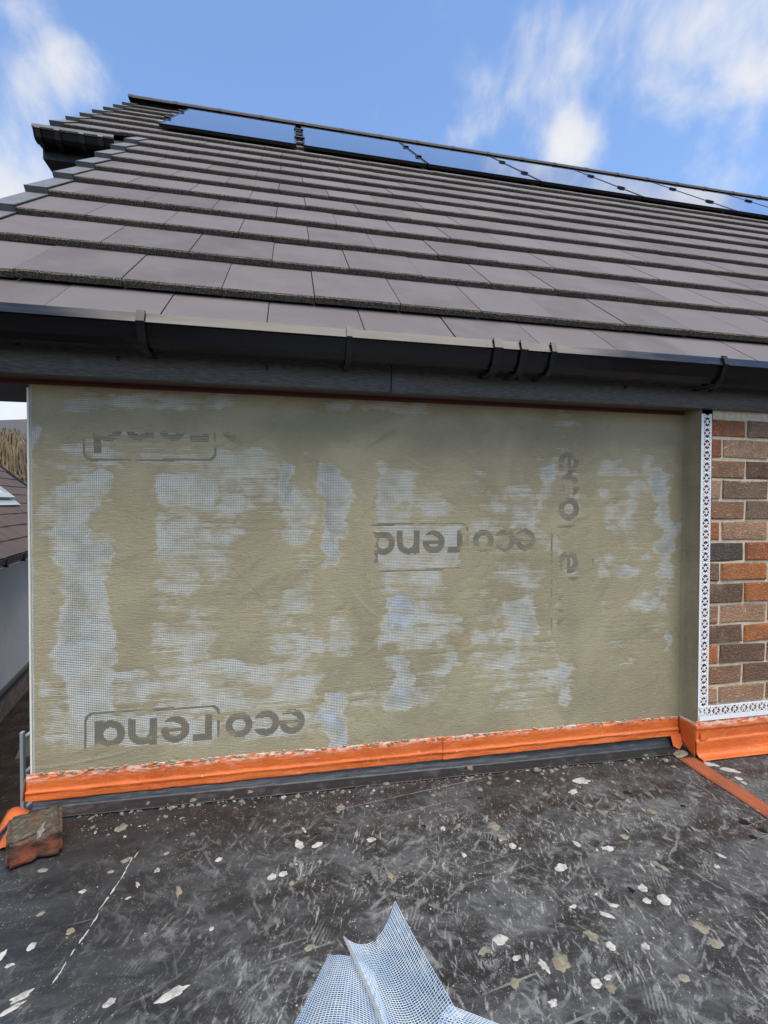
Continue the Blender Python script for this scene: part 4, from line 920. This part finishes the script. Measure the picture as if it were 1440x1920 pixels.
# ------------------------------------------------------------------ neighbouring bungalow
nb = empty('bungalow', (-4.965, 8.73, GZ), math.atan2(.979, -.202)-math.pi/2)      # local y runs along its wall, x towards us
tag(nb, 'grey rendered bungalow with brown tiled roof beyond the left wall edge', 'house')
def nbox(name, b, mt, parent=nb, bev=0):
    mb = MB(); mb.b2(*b); o = mb.build(name, mt, parent)
    if bev: bevel(o, bev)
    return o
y0n, y1n = -7.0, 3.6; zE = 2.70
wl = nbox('wall', (-.25, 0, y0n, y1n, .52, zE), MT['grender'])
nbox('plinth_ledge', (-.2, .035, y0n, y1n, .455, .515), MT['slab'])
pb = nbox('plinth', (-.2, -.010, y0n, y1n, 0, .45), MT['sbrick'])
brm = MB(); brm.b2(-.02, 0, -.107, .107, -.0325, .0325); brmesh = brm.mesh('brick', MT['sbrick']); brd = MB(); brd.b2(-.02, .012, -.052, .052, -.0325, .0325); brdm = brd.mesh('brick', MT['dark_pvc'])
for c_ in range(6):
    y = y0n+5.2+(.11 if c_ % 2 else 0)
    while y < 1.4:
        if c_ < 5: o = link('brick', brmesh, pb); o.location = (.004, y, .03+c_*.075); y += .225
        else: o = link('brick', brdm, pb); o.location = (.012, y, .03+c_*.075); y += .1125
pn = R(42)
nroof = MB(); rl = 4.2
def NR(q, y, h=0): return (.30-q*math.cos(pn)+h*math.sin(pn), y, 2.78+q*math.sin(pn)+h*math.cos(pn))
nroof.add([NR(0, y0n), NR(0, y1n+.2), NR(rl, y1n+.2), NR(rl, y0n), NR(0, y0n, -.06), NR(0, y1n+.2, -.06), NR(rl, y1n+.2, -.06), NR(rl, y0n, -.06)], [(0, 1, 2, 3), (7, 6, 5, 4), (0, 4, 5, 1), (1, 5, 6, 2), (2, 6, 7, 3), (3, 7, 4, 0)])
nroof.add([NR(rl, y0n, -.001), NR(rl, y1n+.2, -.001), (.3-2*rl*math.cos(pn), y1n+.2, 2.78), (.3-2*rl*math.cos(pn), y0n, 2.78)], [(0, 1, 2, 3)])
nro = nroof.build('roof', MT['underlay'], nb)
def btile():
    mb = MB(); mb.add([(0, 0, .018), (.30, 0, .018), (.30, .36, .0), (0, .36, .0), (0, 0, 0), (.30, 0, 0), (.30, .36, -.018), (0, .36, -.018)], [(0, 1, 2, 3), (0, 4, 5, 1), (1, 5, 6, 2), (0, 3, 7, 4)]); return mb.mesh('tile', MT['btile'])
btm = btile()
ex = Vector((0, 1, 0)); es = Vector((-math.cos(pn), 0, math.sin(pn))); eh = Vector((math.sin(pn), 0, math.cos(pn)))
BR = Matrix((( ex.x, es.x, eh.x), (ex.y, es.y, eh.y), (ex.z, es.z, eh.z)))
cn = 0; nst = MB()
for k in range(14):
    for i in range(34):
        y = y1n+.2-(i+1)*.302-(.15 if k % 2 else 0); qd = -.04+k*.295
        if y < y0n or (i == 33): continue
        vis = y > -3.2
        if vis and cn < 290:
            o = link('tile', btm, nro); o.matrix_local = Matrix.Translation(NR(qd, y, .02+random.uniform(-.003, .003))) @ BR.to_4x4(); cn += 1
        else:
            mw = Matrix.Translation(NR(qd, y, .02)) @ BR.to_4x4(); nst.add([mw @ v.co for v in btm.vertices], [tuple(p.vertices) for p in btm.polygons])
so = nst.build('tiles_beyond', MT['btile'], nro, recalc=False); tag(so, kind='stuff')
vb = MB(); vb.add([NR(-.05, y1n+.17, .075), NR(-.05, y1n+.24, .075), NR(rl, y1n+.24, .075), NR(rl, y1n+.17, .075), NR(-.05, y1n+.17, -.12), NR(-.05, y1n+.24, -.12), NR(rl, y1n+.24, -.12), NR(rl, y1n+.17, -.12)], [(0, 1, 2, 3), (7, 6, 5, 4), (0, 4, 5, 1), (1, 5, 6, 2), (2, 6, 7, 3), (3, 7, 4, 0)])
vb.build('barge_board', MT['dark_pvc'], nb)
ng = MB(); prf = [(.27, 2.74), (.27, 2.66), (.36, 2.65), (.40, 2.69), (.40, 2.77), (.385, 2.77), (.385, 2.70), (.35, 2.67), (.285, 2.68), (.285, 2.74)]
ng.add([(x, y0n, z) for x, z in prf]+[(x, y1n+.2, z) for x, z in prf], [(i, (i+1) % 10, 10+(i+1) % 10, 10+i) for i in range(10)]+[tuple(range(10)), tuple(range(10, 20))]); ngo = ng.build('gutter', MT['gutter'], nb)
for y in np.arange(-5, 3.6, .8): nbox('gutter_bracket', (.255, .41, y-.03, y+.03, 2.645, 2.775), MT['gutter'], ngo)
nbox('soffit', (0.001, .268, y0n, y1n, 2.60, 2.63), MT['white']); nbox('fascia', (.245, .269, y0n, y1n, 2.632, 2.76), MT['gutter'])
# roof light
def rlbox(name, q0, q1, ya, yb, h0, h1, mt, par):
    mb = MB(); mb.add([NR(qq, y, h) for h in (h0, h1) for y in (ya, yb) for qq in (q0, q1)], [(0, 2, 3, 1), (4, 5, 7, 6), (0, 1, 5, 4), (2, 6, 7, 3), (0, 4, 6, 2), (1, 3, 7, 5)]); return mb.build(name, mt, par)
qa, qb, ya, yb = 1.28, 2.45, .10, 1.10
rl_ = rlbox('roof_light', qa, qb, ya, yb, .02, .09, MT['gutter'], nb); tag(rl_, 'roof light with pale reflecting glass')
rlbox('frame', qa-.06, qa+.07, ya-.06, yb+.06, .091, .13, MT['galv'], rl_); rlbox('frame', qa+.07, qb+.06, yb-.03, yb+.06, .091, .13, MT['galv'], rl_); rlbox('frame', qa+.07, qb+.06, ya-.06, ya+.03, .091, .13, MT['galv'], rl_)
rlbox('glass', qa+.075, qb, ya+.035, yb-.035, .091, .105, MT['lglass'], rl_); rlbox('flashing', qa-.22, qa-.061, ya-.12, yb+.14, .05, .062, MT['galv'], rl_)

# ------------------------------------------------------------------ beyond: far house, willow, shrubs
fh = empty('far_house', (-17.6, 34.5, GZ), R(-22)); tag(fh, 'distant brick house with dark roof and white window behind the bungalow', 'house')
def fbox(name, b, mt, par=fh): 
    mb = MB(); mb.b2(*b); return mb.build(name, mt, par)
fw = fbox('wall', (-9, 5, 0, 7, 0, 7.6), MT['farbrick'])
rf = MB(); rf.prism_x([(-.4, 7.55), (3.5, 9.9), (7.4, 7.55)], -9.3, 5.3); rf.build('roof', MT['farroof'], fh); fbox('fascia', (-9.3, 5.3, -.5, -.405, 7.44, 7.65), MT['white'])
for x in (.35, -3.6, 3.1):
    wn = fbox('window', (x-.6, x+.6, -.06, -.005, 5.6, 6.9), MT['white']); fbox('pane', (x-.48, x-.04, -.08, -.062, 5.72, 6.78), MT['lglass'], wn); fbox('pane', (x+.04, x+.48, -.08, -.062, 5.72, 6.78), MT['lglass'], wn)
def willow(loc, hgt, rad, lab, n=900, seed=1, mt='willow', down=1.0):
    r_ = random.Random(seed); t_ = empty('willow_tree', loc); tag(t_, lab, 'tree')
    mb = MB(); mb.tube([(0, 0, 0), (.1, .05, hgt*.3), (-.1, 0, hgt*.6)], [.28, .2, .1], 7)
    limbs = []
    for i in range(9):
        a = r_.uniform(0, 6.28); e = (rad*.6*math.cos(a), rad*.6*math.sin(a), hgt*r_.uniform(.75, .98)); mb.tube([(0, 0, hgt*.45), (e[0]*.5, e[1]*.5, hgt*.75), e], [.1, .06, .02], 5)
    mb.build('trunk', MT['bark'], t_)
    cr_ = MB()
    for i in range(n):
        a = r_.uniform(0, 6.28); q_ = rad*math.sqrt(r_.random()); z = hgt*(.98-.35*(q_/rad)**2)*r_.uniform(.75, 1.02); L = r_.uniform(.25, .55)*hgt*down
        x, y = q_*math.cos(a), q_*math.sin(a); ox, oy = .35*math.cos(a)+r_.uniform(-.2, .2), .35*math.sin(a)+r_.uniform(-.2, .2); wv = r_.uniform(.012, .03)
        pts = [(x, y, z), (x+ox*.6, y+oy*.6, z-L*.25), (x+ox, y+oy, z-L*.7), (x+ox*1.05, y+oy*1.05, z-L)]
        vs = []
        for p in pts: vs += [(p[0]-wv*math.sin(a), p[1]+wv*math.cos(a), p[2]), (p[0]+wv*math.sin(a), p[1]-wv*math.cos(a), p[2])]
        cr_.add(vs, [(0, 1, 3, 2), (2, 3, 5, 4), (4, 5, 7, 6)])
        for s_ in range(3):
            f = r_.random(); b = Vector(pts[1]).lerp(Vector(pts[3]), f); d_ = Vector((r_.uniform(-1, 1), r_.uniform(-1, 1), -.6))*.16
            cr_.add([b, b+d_+Vector((.02, 0, 0)), b+d_*1.4], [(0, 1, 2)])
    cr_.build('crown', MT[mt], t_, recalc=False); return t_
willow((-12.9, 23.5, GZ), 7.2, 2.6, 'brown bare weeping willow in front of the distant house', 2600, 2)
willow((-17.8, 26.5, GZ), 7.6, 2.6, 'second brown willow farther left, half hidden by the roof', 1000, 5)
def shrub(loc, rad, hgt, lab, seed):
    r_ = random.Random(seed); t_ = empty('shrub', loc); tag(t_, lab, 'shrub'); mb = MB()
    for i in range(7):
        a = r_.uniform(0, 6.28); mb.tube([(0, 0, 0), (rad*.5*math.cos(a), rad*.5*math.sin(a), hgt*.8)], [.05, .015], 5)
    mb.build('stem', MT['bark'], t_); lf = MB()
    for i in range(2600):
        v = Vector((r_.gauss(0, 1), r_.gauss(0, 1), r_.gauss(0, 1))).normalized()*r_.random()**.33
        p = Vector((v.x*rad, v.y*rad, hgt*.55+v.z*hgt*.45)); s_ = .11; a = Vector((r_.uniform(-1, 1), r_.uniform(-1, 1), r_.uniform(-1, 1))).normalized()*s_; b = a.cross(Vector((r_.uniform(-1, 1), r_.uniform(-1, 1), 1))).normalized()*s_*.5
        lf.add([p-a, p-b, p+a, p+b], [(0, 1, 2, 3)])
    lf.build('leaves', MT['leaf'], t_, recalc=False); return t_
shrub((-9.6, 18.2, GZ), 1.9, 4.6, 'green and russet shrub between bungalow roof and wall edge', 3)
shrub((-12.3, 20.0, GZ), 1.8, 5.0, 'russet hedge shrub under the willow', 4)
